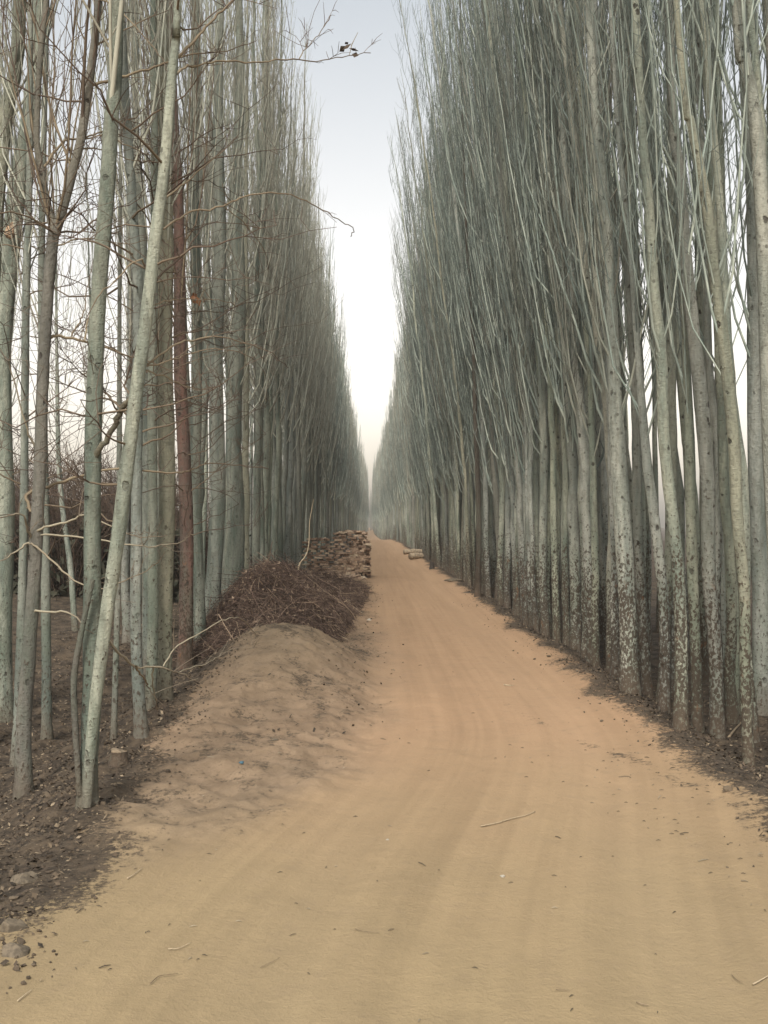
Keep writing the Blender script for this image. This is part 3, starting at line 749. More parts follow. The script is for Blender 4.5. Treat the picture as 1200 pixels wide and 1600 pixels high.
# open grove further back on the left
for k in range(26):
    spots.append(('B', 0, -RNG.uniform(6.5, 19), RNG.uniform(20, 46), k))
for k in range(16):                      # the lane bends out of sight far off
    spots.append(('L', 2, -1.6 + 0.24 * k + jit(0.1), 300 + 9 * k + jit(3), 0))
def rank(s):
    side, row, x, y, k = s
    return y * (1 + (0.55 if side == 'R' else 0.4) * row) * (0.8 if side == 'B' else 1)
spots.sort(key=rank)
n_own = 26
far = []
for i, (side, row, x, y, k) in enumerate(spots):
    if i >= 300 - n_own: far.append((side, x, y)); continue
    sc = float(RNG.uniform(0.82, 1.22)); sz = float(RNG.uniform(0.82, 1.1))
    tl = (jit(0.012), jit(0.014))
    if side == 'R':
        rz = jit(0.5)
        if row == 0 and k < 12: lab = f'{ORD[k]} front line poplar past the widest knotted stem of the right row'
        elif row == 0 and y < 26: lab = 'pale slender front line poplar in middle stretch of the right row, before the black stump'
        elif row == 0: lab = 'pale far poplar in front line of right row, around and beyond the logs'
        elif row == 1: lab = 'shaded poplar in second line of right row, seen through gaps between front stems'
        else: lab = 'dim poplar deep inside the crowded right hand belt, behind two lines of stems'
        place(KINDS_I if row else KINDS_R, x, y, lab, ROWR if row == 0 else 'poplars crowded behind the front line on the right', sc, sz, rz, tl)
    elif side == 'L':
        rz = math.pi + jit(0.5); sc *= 1.12
        if row == 0 and k < 10: lab = f'{ORD[k]} left row poplar past the thick grey one rising behind brush pile'
        elif row == 0: lab = 'far left row poplar standing at the roadside beyond the brick stack'
        elif row == 1: lab = 'poplar in second line of left row, partly hidden by roadside stems'
        else: lab = 'dim poplar deep in the left belt, behind two lines of stems'
        place(KINDS_J if row else KINDS_L, x, y, lab, ROWL if row == 0 else 'poplars behind the front line on the left', sc, sz, rz, tl)
    else:
        place(KINDS_L, x, y, 'bare poplar of the open grove beyond the left belt, thin crown against bright sky', 'poplars of the open grove on the left', sc, sz, RNG.uniform(0, 6.28), tl)

# the rest of the two belts: one object
hidden = bpy.data.collections.new('poplar_kinds')
for k in range(5):
    tm, cm = poplar_kind(300 + k, 13.6 + 0.4 * k, 0.08 + 0.006 * k, 2.9, 30, 2.0, True, (-0.1, 0.3), 0.1, 0.85)
    j = MB()
    for mbx, mi in ((tm, 0), (cm, 1)):
        off = j.n
        vv = np.vstack(mbx.v); j.v.append(vv); j.a.append(np.concatenate(mbx.a)); j.n += len(vv)
        qq = np.vstack(mbx.q) + off; j.q.append(qq); j.qm.append(np.full(len(qq), mi))
    me = j.mesh('poplar_kind'); me.materials.append(M['bark_left' if k % 2 else 'bark']); me.materials.append(M['twig_left' if k % 2 else 'twig'])
    hidden.objects.link(bpy.data.objects.new('poplar_kind', me))
me = bpy.data.meshes.new('far_poplars')
fx = np.array([[x, y, H1(x, y) - 0.05] for s, x, y in far]); me.from_pydata(fx.tolist(), [], [])
at = me.attributes.new('turn', 'FLOAT', 'POINT'); at.data.foreach_set('value', [(jit(0.5) if s == 'R' else math.pi + jit(0.5)) for s, x, y in far])
at = me.attributes.new('size', 'FLOAT', 'POINT'); at.data.foreach_set('value', [float(RNG.uniform(0.9, 1.1)) for f in far])
at = me.attributes.new('sort', 'INT', 'POINT'); at.data.foreach_set('value', [int(RNG.integers(0, 5)) for f in far])
fo = bpy.data.objects.new('far_poplars', me); COL.objects.link(fo)
tag(fo, 'dense mass of far poplars closing both belts towards the vanishing point', 'poplars', None, 'stuff')
ng = bpy.data.node_groups.new('belt', 'GeometryNodeTree')
ng.interface.new_socket('Geometry', in_out='INPUT', socket_type='NodeSocketGeometry'); ng.interface.new_socket('Geometry', in_out='OUTPUT', socket_type='NodeSocketGeometry')
gi = ng.nodes.new('NodeGroupInput'); go = ng.nodes.new('NodeGroupOutput')
m2p = ng.nodes.new('GeometryNodeMeshToPoints'); iop = ng.nodes.new('GeometryNodeInstanceOnPoints'); ci = ng.nodes.new('GeometryNodeCollectionInfo')
ci.inputs['Collection'].default_value = hidden; ci.inputs['Separate Children'].default_value = True; ci.inputs['Reset Children'].default_value = True
def na(nm, typ):
    n = ng.nodes.new('GeometryNodeInputNamedAttribute'); n.data_type = typ; n.inputs['Name'].default_value = nm
    return n.outputs['Attribute']
cx = ng.nodes.new('ShaderNodeCombineXYZ')
ng.links.new(gi.outputs[0], m2p.inputs[0]); ng.links.new(m2p.outputs[0], iop.inputs['Points']); ng.links.new(ci.outputs[0], iop.inputs['Instance'])
iop.inputs['Pick Instance'].default_value = True
ng.links.new(na('sort', 'INT'), iop.inputs['Instance Index']); ng.links.new(na('turn', 'FLOAT'), cx.inputs[2]); ng.links.new(cx.outputs[0], iop.inputs['Rotation'])
ng.links.new(na('size', 'FLOAT'), iop.inputs['Scale']); ng.links.new(iop.outputs[0], go.inputs[0])
fo.modifiers.new('belt', 'NODES').node_group = ng

# ------------------------------------------------------------------ brush pile
def pile_h(x, y):
    x = np.asarray(x, float); y = np.asarray(y, float)
    cx = -1.47 + 0.04 * (y - 13); wr = 1.02; wl = 0.95
    u = np.where(x > cx, (x - cx) / wr, (cx - x) / wl)
    prof = np.sqrt(np.clip(1 - u ** 2, 0, 1)) * 0.55 + np.clip(1 - u, 0, 1) * 0.45
    ends = sstep(12.7, 14.4, y) * (1 - 0.55 * sstep(15.5, 21.5, y)) * (1 - sstep(22.5, 28, y))
    return 1.03 * prof * ends * (1 + 0.35 * fbm(x * 1.3, y * 0.8, 61, 3))

def build_pile():
    rng = np.random.default_rng(5)
    mb = MB()
    xs = np.linspace(-2.4, 0.1, 60); ys = np.linspace(12.6, 30, 130)
    X, Y = np.meshgrid(xs, ys); Hh = pile_h(X, Y)
    Z = ground_h(X, Y, False) - 0.05 + 0.80 * Hh + 0.06 * fbm(X * 6, Y * 6, 62, 3) * (Hh > 0.1)
    ny, nx = X.shape; i = np.arange(ny - 1)[:, None] * nx; j = np.arange(nx - 1)[None, :]
    q = np.stack([i + j, i + j + 1, i + nx + j + 1, i + nx + j], -1).reshape(-1, 4)
    keep = (Hh > 0.02).reshape(-1)[q].any(1)
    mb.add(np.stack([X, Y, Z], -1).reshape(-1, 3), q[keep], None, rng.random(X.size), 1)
    n = 0
    while n < 21000:
        x = rng.uniform(-2.35, 0.12); y = 12.6 + 17 * rng.random() ** 1.7
        h = float(pile_h(np.array([x]), np.array([y]))[0])
        if h < 0.06: continue
        e = 0.05
        gx = float(pile_h(np.array([x + e]), np.array([y]))[0] - h) / e; gy = float(pile_h(np.array([x]), np.array([y + e]))[0] - h) / e
        az = rng.uniform(0, 6.28)
        d = np.array([math.cos(az), math.sin(az), 0.0]); d[2] = np.clip(gx * d[0] + gy * d[1], -1.4, 1.4) * rng.uniform(0.4, 1.0) + rng.normal(0, 0.42)
        d /= np.linalg.norm(d)
        L = rng.uniform(0.08, 0.45)
        if rng.random() < 0.06: L *= 2
        c = np.array([x, y, H1(x, y) - 0.03 + h * rng.uniform(0.74, 1.06) + (0.12 * rng.random() if rng.random() < 0.08 else 0)])
        t = np.linspace(-0.5, 0.5, 5)[:, None]
        bend = rng.normal(0, 0.16, 3) * L
        p = c + d * L * t + bend * (t * t - 0.25)
        r = rng.uniform(0.0016, 0.004)
        if rng.random() < 0.03: r = rng.uniform(0.003, 0.006); L = rng.uniform(0.3, 0.9); c[2] += 0.03 + 0.06 * rng.random(); bend = rng.normal(0, 0.22, 3) * L; p = c + d * L * t + bend * (t * t - 0.25)
        tone = rng.beta(1.6, 2.6)
        if rng.random() < 0.05: tone = rng.uniform(0.8, 1)
        mb.tube(p, np.linspace(r, r * 0.45, 5), 4, tone, 0, rng=rng)
        n += 1
    # scraps of dry leaf caught in it
    for k in range(5000):
        x = rng.uniform(-2.2, 0.1); y = 12.7 + 14 * rng.random() ** 1.5; h = float(pile_h(np.array([x]), np.array([y]))[0])
        if h < 0.05: continue
        c = np.array([x, y, H1(x, y) + h * rng.uniform(0.85, 1.02)]); a = rng.normal(0, 0.017, 3); b2 = rng.normal(0, 0.012, 3)
        mb.add([c - a, c + b2, c + a, c - b2], [(0, 1, 2, 3)], None, rng.uniform(0.25, 1), 0)
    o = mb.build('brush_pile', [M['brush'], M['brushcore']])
    tag(o, 'long heap of dark dead brushwood behind the dirt mound, under the left row', 'brush pile')
    # pale shoots standing out of it
    for px, w in (([(465, 893), (469, 880), (479, 866), (483, 845), (484, 815), (490, 780)], 3.2), ([(386, 935), (404, 925), (430, 930), (442, 948)], 2.4), ([(440, 938), (462, 950), (478, 972), (480, 990)], 2.6), ([(500, 955), (520, 985), (545, 1000)], 2.4)):
        Yp = 17.5 if px[0][1] < 900 else 14.3
        pts = [P(a, b_, Yp + 0.1 * i) for i, (a, b_) in enumerate(px)]
        s = smooth_path(pts, 16); m2 = MB(); m2.tube(s, np.linspace(w * Yp / F / 2, 0.004, 16), 6, 0.95, 0, rng=rng)
        m2.build('shoot', M['stick'], o)
build_pile()

# ------------------------------------------------------------------ brick stack
def brick_mesh(seed):
    rng = np.random.default_rng(seed)
    sx, sy, sz = 0.24, 0.115, 0.055
    u = [-1, -0.92, -0.3, 0.3, 0.92, 1]
    mb = MB()
    # rounded, chipped block: three nested rings of outline along X
    prof = np.array([(-.5, -.42), (-.42, -.5), (.42, -.5), (.5, -.42), (.5, .42), (.42, .5), (-.42, .5), (-.5, .42)])
    rings = []
    for a in u:
        k = 0.9 if abs(a) == 1 else 1.0
        p = prof * k + rng.normal(0, 0.025, prof.shape)
        rings.append(np.stack([np.full(8, a * sx / 2) + rng.normal(0, 0.002, 8), p[:, 0] * sy, p[:, 1] * sz], -1))
    v = np.vstack(rings + [[[-sx / 2, 0, 0]], [[sx / 2, 0, 0]]])
    q = [(i * 8 + j, (i + 1) * 8 + j, (i + 1) * 8 + (j + 1) % 8, i * 8 + (j + 1) % 8) for i in range(5) for j in range(8)]
    t = [(48, j, (j + 1) % 8) for j in range(8)] + [(49, 40 + (j + 1) % 8, 40 + j) for j in range(8)]
    mb.add(v, q, t)
    me = mb.mesh('brick', False); me.materials.append(M['brick']); return me
BR = [brick_mesh(k) for k in range(6)]
def build_bricks():
    rng = np.random.default_rng(3)
    LABS = {'top': 'loose tan brick lying on the top of the brick stack', 'front': 'reddish brick in the face of the tall right part of the brick stack',
            'low': 'weathered brick in the lower left part of the brick stack', 'side': 'brick turned end on at the road side corner of brick stack',
            'foot': 'broken orange brick spilled at the foot of the brick stack'}
    proto = {}
    def put(x, y, z, rz, what, tilt=0.03):
        k = int(rng.integers(0, 6))
        if k in proto: o = proto[k].copy(); COL.objects.link(o)
        else: o = bpy.data.objects.new('brick', BR[k]); COL.objects.link(o); proto[k] = o
        o.location = (x - 0.12, y, z); o.rotation_euler = (rng.normal(0, tilt), rng.normal(0, tilt * 1.6), rz + rng.normal(0, 0.2)); o.location.y += rng.normal(0, 0.035)
        s = rng.uniform(0.82, 1.12); o.scale = (s * rng.uniform(0.5, 1.1), s, rng.uniform(0.8, 1.15))
        tag(o, LABS[what], 'brick', 'bricks of the roadside stack')
    Y0 = 31.5
    gz = H1(-0.6, Y0)
    # tall right part: x -0.95 .. 0.05, 17 courses ; lower left part x -1.75 .. -0.95, 13 courses, slightly nearer
    zc = 0.063
    for c in range(20):
        shrink = 0.02 * max(0, c - 15) ** 1.6
        x = -0.98 + shrink + (0.12 if c % 2 else 0); y = Y0 + rng.normal(0, 0.02)
        while x < 0.08 - shrink:
            put(x, y + rng.normal(0, 0.03), gz + 0.03 + c * zc, 0 if (c + int(x * 9)) % 4 else math.pi / 2, 'front'); x += rng.uniform(0.20, 0.26)
        for k in range(2):
            put(0.06 - shrink + rng.normal(0, 0.015), Y0 + 0.2 + 0.24 * k, gz + 0.03 + c * zc, math.pi / 2, 'side')
    for c in range(17):
        x = -1.72 + (0.11 if c % 2 else 0); 
        while x < -1.0:
            put(x, Y0 - 0.18 + rng.normal(0, 0.03), gz + 0.03 + c * zc, 0, 'low'); x += rng.uniform(0.21, 0.27)
    for c in range(26):
        x = rng.uniform(-0.85, 0.0); put(x, Y0 + rng.uniform(0.05, 0.5), gz + 0.06 + 19.3 * zc + 0.12 * (1 - abs(x + 0.42) / 0.5) * rng.random(), rng.uniform(0, 3.14), 'top', 0.15)
    for c in range(10):
        put(rng.uniform(-1.65, -1.0), Y0 + rng.uniform(-0.15, 0.3), gz + 0.05 + 17 * zc, rng.uniform(0, 3.14), 'top', 0.12)
    for c in range(16):
        x = rng.uniform(-0.75, 0.0); y = Y0 - rng.uniform(0.2, 0.75); put(x, y, H1(x, y) + 0.04 + 0.12 * max(0, (y - Y0 + 0.6)), rng.uniform(0, 3.14), 'foot', 0.2)
build_bricks()

# ------------------------------------------------------------------ logs, stumps, stones
def lumpy(size, seed, rough=0.18, seg=14):
    """stone or clod: a subdivided ball pushed about by noise"""
    rng = np.random.default_rng(seed)
    th = np.linspace(0, math.pi, seg)[1:-1]; ph = np.arange(seg * 2) * math.pi / seg
    T, Q = np.meshgrid(th, ph, indexing='ij')
    d = np.stack([np.sin(T) * np.cos(Q), np.sin(T) * np.sin(Q), np.cos(T)], -1).reshape(-1, 3)
    d = np.vstack([d, [0, 0, 1], [0, 0, -1]])
    k = rng.normal(0, 1, (7, 3)) * 2.2; p = rng.random(7) * 6.28
    r = 1 + rough * np.sin(d @ k.T + p).mean(1) * 2.2 + rough * 0.25 * rng.normal(size=len(d)) * 0.4
    k2 = rng.normal(0, 1, (9, 3)) * 7; r = r + rough * 0.5 * np.sin(d @ k2.T + rng.random(9) * 6.28).mean(1)
    for _ in range(11):                                 # broken facets
        nrm = rng.normal(0, 1, 3); nrm /= np.linalg.norm(nrm); c = rng.uniform(0.45, 0.85)
        dd = (d * r[:, None]) @ nrm; r = np.where(dd > c, r * c / np.maximum(dd, 1e-6), r)
    v = d * r[:, None] * np.array(size)
    m = len(th); w = len(ph)
    q = [(i * w + j, (i + 1) * w + j, (i + 1) * w + (j + 1) % w, i * w + (j + 1) % w) for i in range(m - 1) for j in range(w)]
    t = [(m * w, j, (j + 1) % w) for j in range(w)] + [(m * w + 1, (m - 1) * w + (j + 1) % w, (m - 1) * w + j) for j in range(w)]
    return v, q, t
def stone(name, px, py, size, mat, label, cat, seed, rz=0.0):
    g = hit(px, py); v, q, t = lumpy(size, seed); mb = MB(); mb.add(v, q, t)
    o = mb.build(name, M[mat], None, False); o.location = (g.x, g.y, H1(g.x, g.y) + size[2] * 0.12); o.rotation_euler = (0, 0, rz)
    return tag(o, label, cat)
stone('rock', 30, 1484, (0.075, 0.055, 0.04), 'rock', 'largest brown rock at the lower left edge among clods', 'rock', 1)
stone('rock', 22, 1448, (0.075, 0.05, 0.035), 'rock', 'flat earthy rock just above the largest one at lower left', 'rock', 2)
stone('rock', 40, 1372, (0.09, 0.06, 0.04), 'rock', 'dark clod like rock overhanging a hole at the left edge', 'rock', 4)
stone('pebble', 784, 1368, (0.016, 0.013, 0.010), 'pale_stone', 'whitish pebble alone in the middle of the road', 'pebble', 5)
stone('pebble', 605, 1312, (0.010, 0.009, 0.007), 'pale_stone', 'tiny pale pebble left of the long twig on the road', 'pebble', 6)
stone('pebble', 430, 1166, (0.035, 0.026, 0.016), 'rock', 'brown flat stone on the sand in front of the mound', 'pebble', 7)
stone('rock', 561, 901, (0.22, 0.16, 0.13), 'rock', 'grey brown boulder at the foot of the brick stack', 'rock', 8)
stone('pebble', 571, 925, (0.06, 0.04, 0.03), 'pale_stone', 'white stone on the verge beside the brush pile', 'pebble', 9)
stone('pebble', 577, 969, (0.06, 0.04, 0.03), 'pale_stone', 'white scrap of stone at the right foot of the brush pile', 'pebble', 10)
stone('rock', 712, 908, (0.30, 0.16, 0.07), 'rock', 'flat pale slab at the foot of the right row, before the stump', 'rock', 11)
g = hit(378, 1200); v, q, t = lumpy((0.022, 0.014, 0.012), 12, 0.3); mb = MB(); mb.add(v, q, t); o = mb.build('plastic_scrap', M['blue']); o.location = (g.x, g.y, H1(g.x, g.y) + 0.01)
tag(o, 'crumpled scrap of blue plastic on the sand before the mound', 'litter')

def log(px, py, L, r, rz, label, z=0.0, seed=0):
    g = hit(px, py); rng = np.random.default_rng(seed)
    e = empty('log', (g.x, g.y, H1(g.x, g.y) + r + z), rz); tag(e, label, 'log')
    t = np.linspace(-0.5, 0.5, 9)
    p = np.stack([t * L, 0.02 * np.sin(t * 5), 0.015 * np.cos(t * 4)], -1)
    mb = MB(); mb.tube(p, r * (1 + 0.06 * rng.normal(size=9)), 14, 0, 0, 0.04, rng=rng); mb.build('bark', M['logbark'], e)
    for sgn, k in ((-1, 0), (1, 8)):
        mb = MB(); c = p[k]; q = np.array([c - np.array([sgn * 0.015, 0, 0]), c + np.array([sgn * 0.004, 0, 0]), c + np.array([sgn * 0.006, 0, 0])])
        mb.tube(q, [r * 0.93, r * 0.9, 0.002], 14, 0.5); mb.build('cut_end', M['cutwood'], e)
log(650, 874, 0.62, 0.13, 0.5, 'nearer pale log lying at the foot of the right row', 0, 1)
log(645, 869, 0.85, 0.12, 0.25, 'farther log resting behind the pale one at foot of the right row', 0.08, 2)

def stump(px, py, h, r, side, topm, label, seed):
    g = hit(px, py); rng = np.random.default_rng(seed)
    e = empty('stump', (g.x, g.y, H1(g.x, g.y))); tag(e, label, 'stump')
    p = np.array([[0, 0, -0.1], [0, 0, 0], [0, 0, h * 0.4], [0, 0, h * 0.8], [0, 0, h]])
    mb = MB(); mb.tube(p, np.array([1.4, 1.35, 1.08, 1.0, 0.98]) * r, 16, 0, 0, 0.06, rng=rng); mb.build('bark', M[side], e)
    mb = MB(); mb.tube(np.array([[0, 0, h - 0.004], [0, 0, h + 0.004], [0.004, 0, h + 0.008]]), [r * 0.97, r * 0.93, 0.003], 16, 0.5, 0, 0.03, rng=rng); mb.build('cut_face', M[topm], e)
stump(188, 1192, 0.075, 0.055, 'bark_dark', 'cutwood', 'low cut tree stump on the left bank between the trunks', 4)
stump(675, 889, 0.22, 0.075, 'blackwood', 'blackwood', 'small blackened stump at the foot of the right row', 5)

# torn scar on the stout poplar
g = P(16, 365, hit(7, 1123).y - 0.17)
mb = MB()
v, q, t = lumpy((0.07, 0.045, 0.10), 21, 0.35); mb.add(v, q, t)
o = mb.build('tree_fungus', M['wound']); o.location = g; o.rotation_euler = (0, 0.5, 0)
tag(o, 'orange brown lump of torn wood on the stout poplar at the left margin', 'tree fungus')

# ------------------------------------------------------------------ sticks on the ground
def ground_stick(px, w, label, tone, cat='twig'):
    pts = []
    for a, b_ in px:
        g = hit(a, b_); pts.append(Vector((g.x, g.y, H1(g.x, g.y) + 0.008)))
    c = sum(pts, Vector()) / len(pts)
    s = smooth_path([p - c for p in pts], 14); mb = MB()
    r = 0.6 * w * c.y / F / 2
    mb.tube(s, np.linspace(r, r * 0.5, 14), 6, tone, 0, 0.12, cap=True)
    o = mb.build('twig', M['stick']); o.location = c
    tag(o, label, cat)
ground_stick([(751, 1293), (775, 1288), (800, 1281), (820, 1277), (836, 1271)], 4.0, 'longest pale brown twig lying across the middle of the road', 0.6)
ground_stick([(237, 1536), (250, 1524), (265, 1521), (280, 1519)], 3.0, 'dark bent twig on the sand near the bottom left', 0.05)
ground_stick([(265, 1482), (280, 1480), (300, 1471)], 3.0, 'pale curved twig above the dark bent one at lower left', 0.8)
ground_stick([(201, 1372), (212, 1367), (225, 1357)], 3.5, 'short tan twig at the edge of the leaf litter, lower left', 0.7)
ground_stick([(408, 1512), (422, 1506), (438, 1498)], 2.6, 'straight dark twig on the sand below road centre', 0.2)
ground_stick([(555, 1454), (570, 1458), (592, 1460)], 2.4, 'thin dark twig near the bottom centre of the road', 0.15)
ground_stick([(1177, 1541), (1190, 1535), (1206, 1528)], 4.5, 'pale stick leaving the photo at its lower right edge', 0.8)
ground_stick([(1144, 1528), (1152, 1535), (1161, 1539)], 2.6, 'short dark twig left of the pale stick at lower right', 0.05)
ground_stick([(994, 1570), (1004, 1573), (1013, 1575)], 4.0, 'short thick bark chip twig near the bottom right', 0.3)
ground_stick([(868, 1549), (880, 1550), (890, 1550)], 2.6, 'small straight dark twig at the bottom of the road', 0.1)
ground_stick([(32, 1563), (45, 1552), (54, 1545)], 3.5, 'pale straw like stick at the bottom left corner', 0.9)
ground_stick([(787, 1071), (795, 1072), (803, 1072)], 3.0, 'whitish short stick far up the road before the right row', 1.0)
ground_stick([(1140, 1160), (1152, 1142), (1172, 1125), (1190, 1118)], 6.0, 'fallen branch lying between the nearest stems of the right row', 0.3)

# ------------------------------------------------------------------ litter, clods, crumbs: uncountable
def scatter_leaves():
    rng = np.random.default_rng(9); mb = MB(); V = []; T = []; A = []; n = 0
    def zone(count, fx):
        nonlocal n
        for k in range(count):
            x, y = fx()
            z = 0
            V.append((x, y)); A.append(rng.random())
    def left():
        y = 3.8 + 22 * rng.random() ** 1.6; s = float(shoulder(y)); return s - 0.05 - 3.4 * rng.random() ** 1.1 + rng.normal(0, 0.12), y
    def left_deep():
        return -rng.uniform(3, 12), rng.uniform(9, 30)
    def right():
        y = 5.0 + 22 * rng.random() ** 1.5; return 2.3 + 0.9 * rng.random() ** 1.3 + rng.normal(0, 0.13), y
    def verge():
        return -0.35 + rng.normal(0, 0.32), rng.uniform(8, 30)
    zone(26000, left); zone(5000, left_deep); zone(9000, right); zone(900, verge)
    p = np.array(V); z = ground_h(p[:, 0], p[:, 1]); m = len(p)
    ok = ~((pile_h(p[:, 0], p[:, 1]) > 0.1)); 
    p = p[ok]; z = z[ok]; A_ = np.array(A)[ok]; m = len(p)
    sz = rng.uniform(0.006, 0.019, m); yaw = rng.random(m) * 6.28
    a = np.stack([np.cos(yaw), np.sin(yaw), rng.normal(0, 0.45, m)], -1) * sz[:, None]
    b2 = np.stack([-np.sin(yaw), np.cos(yaw), rng.normal(0, 0.45, m)], -1) * (sz * rng.uniform(0.45, 0.8, m))[:, None]
    c = np.stack([p[:, 0], p[:, 1], z + 0.008 + 0.25 * sz], -1)
    up = np.zeros((m, 3)); up[:, 2] = sz * rng.uniform(-0.3, 0.4, m)
    v = np.stack([c - a, c + b2, c + a, c - b2, c + up], 1).reshape(-1, 3)
    i = np.arange(m)[:, None] * 5
    t = np.concatenate([i + np.array(f) for f in ((0, 1, 4), (1, 2, 4), (2, 3, 4), (3, 0, 4))])
    tone = np.repeat(A_ ** 2.2, 5)
    mb.add(v, None, t, tone)
    tag(mb.build('leaf_litter', M['leaf'], None, False), 'dead brown leaves strewn under the trees on both banks', 'leaf litter', None, 'stuff')
scatter_leaves()

def scatter_clods():
    rng = np.random.default_rng(19); mb = MB()
    base = [lumpy((1, 1, 0.75), 50 + k, 0.3, 6) for k in range(8)]
    for k in range(2600):
        u = rng.random()
        if u < 0.62:
            y = 3.7 + 9 * rng.random() ** 1.5; x = float(shoulder(y)) + 0.12 - 1.5 * rng.random() ** 1.3 + rng.normal(0, 0.1)
        elif u < 0.68:
            y = rng.uniform(8.0, 12.0); x = rng.uniform(-2.0, -1.2)
        elif u < 0.86:
            y = 5 + 18 * rng.random() ** 1.4; x = 2.25 + rng.normal(0, 0.22)
        else:
            y = rng.uniform(8, 32); x = -0.3 + rng.normal(0, 0.22)
        if u > 0.86: continue
        s = rng.uniform(0.004, 0.013) if rng.random() < 0.93 else rng.uniform(0.014, 0.03)
        v, q, t = base[k % 8]; a = rng.random() * 6.28; ca, sa = math.cos(a), math.sin(a)
        w = v * s; w = np.stack([w[:, 0] * ca - w[:, 1] * sa, w[:, 0] * sa + w[:, 1] * ca, w[:, 2]], -1)
        mb.add(w + (x, y, H1(x, y) + s * 0.3), q, t, rng.random())
    tag(mb.build('dirt_clods', M['clod'], None, False), 'crumbly clods of dry earth along the road edges and on the mound', 'dirt clods', None, 'stuff')
scatter_clods()

def scatter_crumbs():
    rng = np.random.default_rng(29); mb = MB()
    for k in range(330):
        y = 3.4 + 12 * rng.random() ** 1.7; x = rng.uniform(-1.6, 2.4)
        if rng.random() < 0.35: x = 1.75 + rng.normal(0, 0.35); y = rng.uniform(4.3, 8)
        elif rng.random() < 0.4: x = -0.95 + rng.normal(0, 0.4); y = rng.uniform(3.8, 8.5)
        L = rng.uniform(0.004, 0.015) * (1 if rng.random() < 0.92 else 2.6); a = rng.normal(0.3, 0.8)
        d = np.array([math.cos(a), math.sin(a), 0]) * L; c = np.array([x, y, H1(x, y) + 0.004])
        mb.tube(np.array([c - d, c + (0, 0, 0.003), c + d]), [0.001, 0.0022, 0.001] if L < .015 else [0.0018, 0.0026, 0.0015], 4, rng.random() ** 2, 0, rng=rng)
    tag(mb.build('ground_debris', M['speck'], None), 'crumbs of bark and straw scattered over the sandy road', 'debris', None, 'stuff')
scatter_crumbs()

# ------------------------------------------------------------------ thicket behind the left trees
def thicket(x, y, w, h, seed, label):
    rng = np.random.default_rng(seed)
    e = empty('thicket_shrub', (x, y, H1(x, y))); tag(e, label, 'shrub', 'brown shrubs of the thicket on the left')
    mb = MB()
    for k in range(150):
        a = rng.random() * 6.28; r0 = w * 0.35 * rng.random() ** 0.5
        p0 = np.array([r0 * math.cos(a) * 1.2, r0 * math.sin(a), -0.05])
        bp = branch_path(p0, a + rng.normal(0, 0.6), h * rng.uniform(0.6, 1.15), rng, math.radians(rng.uniform(5, 30)), math.radians(rng.uniform(10, 55)), 8, 0.12, 0.9)
        mb.tube(bp, np.linspace(0.014, 0.004, 8), 4, rng.uniform(0, 0.6), 0, rng=rng)
        for q in range(9):
            s0 = bp[rng.integers(1, 8)]
            tp = branch_path(s0, rng.random() * 6.28, rng.uniform(0.3, 1.0), rng, math.radians(rng.uniform(20, 80)), math.radians(rng.uniform(10, 70)), 4, 0.2)
            mb.tube(tp, np.linspace(0.006, 0.003, 4), 3, rng.uniform(0.4, 1), 0, rng=rng)
    mb.build('twigs', M['thicket'], e)
    lf = MB()  # dark flakes low in the shrub, standing in for the shade beneath it
    m = 1500
    c = np.stack([rng.normal(0, w * 0.38, m), rng.normal(0, w * 0.26, m), h * 0.6 * rng.random(m) ** 1.4], -1)
    a = rng.normal(0, 0.075, (m, 3)); b2 = rng.normal(0, 0.05, (m, 3))
    v = np.stack([c - a, c + b2, c + a, c - b2], 1).reshape(-1, 3); lf.add(v, np.arange(m * 4).reshape(m, 4))
    lf.build('shade_flakes', M['thicket_shade'], e)
names = ['at far left margin', 'behind the stout poplar', 'left of the brown forked tree', 'right of the brown forked tree', 'behind the double stemmed tree', 'left of the broad blotched poplar', 'behind the rust red trunk']
kk = 0
for i, px in enumerate((-60, -5, 50, 105, 160, 215, 270)):
    Y = 25 + (i % 3) * 1.5; x = (px - VX) / F * Y
    thicket(x, Y, 1.9, 2.7 + 0.4 * ((i * 7) % 3), 400 + i, 'brown leafless thicket shrub with painted shade at its base ' + names[i])

# ------------------------------------------------------------------ haze, light, sky, camera
def haze():
    import bmesh
    bm = bmesh.new(); bmesh.ops.create_cube(bm, size=1.0)
    for v in bm.verts:
        v.co.x = -290 if v.co.x < 0 else 290; v.co.y = -80 if v.co.y < 0 else 540; v.co.z = -12.0 if v.co.z < 0 else 19.0
    me = bpy.data.meshes.new('haze'); bm.to_mesh(me); bm.free()
    m = bpy.data.materials.new('dusty_air'); m.use_nodes = True; t = m.node_tree
    t.nodes.remove(t.nodes['Principled BSDF']); pv = t.nodes.new('ShaderNodeVolumePrincipled')
    pv.inputs['Color'].default_value = (0.98, 0.96, 0.92, 1); pv.inputs['Density'].default_value = 0.0008; pv.inputs['Anisotropy'].default_value = 0.2
    t.links.new(pv.outputs[0], t.nodes['Material Output'].inputs['Volume'])
    o = link('haze', me, m); tag(o, 'thin dusty haze paling the far end of the road', 'haze', None, 'stuff')
haze()

w = bpy.data.worlds.new('World'); scene.world = w; w.use_nodes = True; t = w.node_tree
bg = t.nodes['Background']; sky = t.nodes.new('ShaderNodeTexSky'); sky.sky_type = 'NISHITA'; sky.sun_disc = False
sky.sun_elevation = math.radians(SUN_EL); sky.sun_rotation = math.radians(SUN_AZ); sky.dust_density = 3.0; sky.air_density = 1.0; sky.ozone_density = 1.0
hs = t.nodes.new('ShaderNodeHueSaturation'); hs.inputs['Saturation'].default_value = 0.25; hs.inputs['Value'].default_value = 1.17
t.links.new(sky.outputs[0], hs.inputs['Color']); 
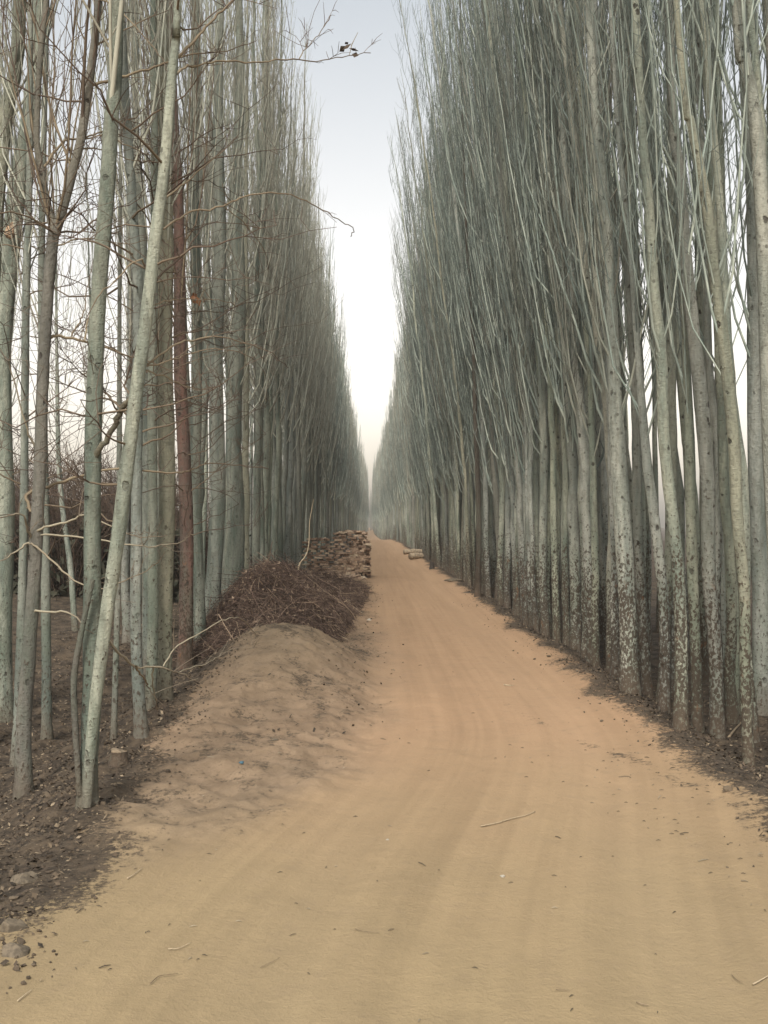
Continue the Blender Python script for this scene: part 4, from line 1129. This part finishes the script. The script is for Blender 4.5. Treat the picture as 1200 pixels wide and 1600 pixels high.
# milky spring sky: warm and pale low down, faintly blue higher up
tc = t.nodes.new('ShaderNodeTexCoord'); sx = t.nodes.new('ShaderNodeSeparateXYZ'); t.links.new(tc.outputs['Generated'], sx.inputs[0])
rp = t.nodes.new('ShaderNodeValToRGB'); t.links.new(sx.outputs['Z'], rp.inputs[0])
rp.color_ramp.elements[0].position = 0.0; rp.color_ramp.elements[0].color = (1.36, 1.19, 1.01, 1)
rp.color_ramp.elements[1].position = 0.5; rp.color_ramp.elements[1].color = (0.95, 0.985, 0.975, 1)
mx = t.nodes.new('ShaderNodeMix'); mx.data_type = 'RGBA'; mx.blend_type = 'MULTIPLY'; mx.inputs[0].default_value = 1.0
t.links.new(hs.outputs[0], mx.inputs[6]); t.links.new(rp.outputs[0], mx.inputs[7]); t.links.new(mx.outputs[2], bg.inputs['Color'])
bg.inputs['Strength'].default_value = 0.15

sun = bpy.data.lights.new('sun', 'SUN'); sun.energy = 2.6; sun.angle = math.radians(12); sun.color = (1.0, 0.95, 0.87)
so = bpy.data.objects.new('sun', sun); COL.objects.link(so)
az, el = math.radians(SUN_AZ), math.radians(SUN_EL)
d = Vector((math.sin(az) * math.cos(el), math.cos(az) * math.cos(el), math.sin(el)))   # towards the sun
so.rotation_euler = d.to_track_quat('Z', 'Y').to_euler()

cam = bpy.data.cameras.new('camera'); co = bpy.data.objects.new('camera', cam); COL.objects.link(co); scene.camera = co
cam.sensor_fit = 'VERTICAL'; cam.sensor_height = 24.0; cam.lens = F / 1600 * 24.0; cam.clip_end = 3000
co.location = (0, 0, EYE)
co.rotation_euler = (math.radians(90) + math.atan((VY - 800) / F), 0, -math.atan((600 - VX) / F))

vs = scene.view_settings; vs.view_transform = 'Standard'; vs.look = 'None'; vs.gamma = 1.0; vs.exposure = 0.42; vs.use_curve_mapping = False
c = scene.cycles
c.max_bounces = 6; c.diffuse_bounces = 1; c.glossy_bounces = 2; c.volume_bounces = 1; c.transmission_bounces = 2
c.use_denoising = True; c.denoiser = 'OPENIMAGEDENOISE'; c.denoising_input_passes = 'RGB_ALBEDO_NORMAL'; c.denoising_prefilter = 'ACCURATE'
c.use_adaptive_sampling = True; c.adaptive_threshold = 0.02
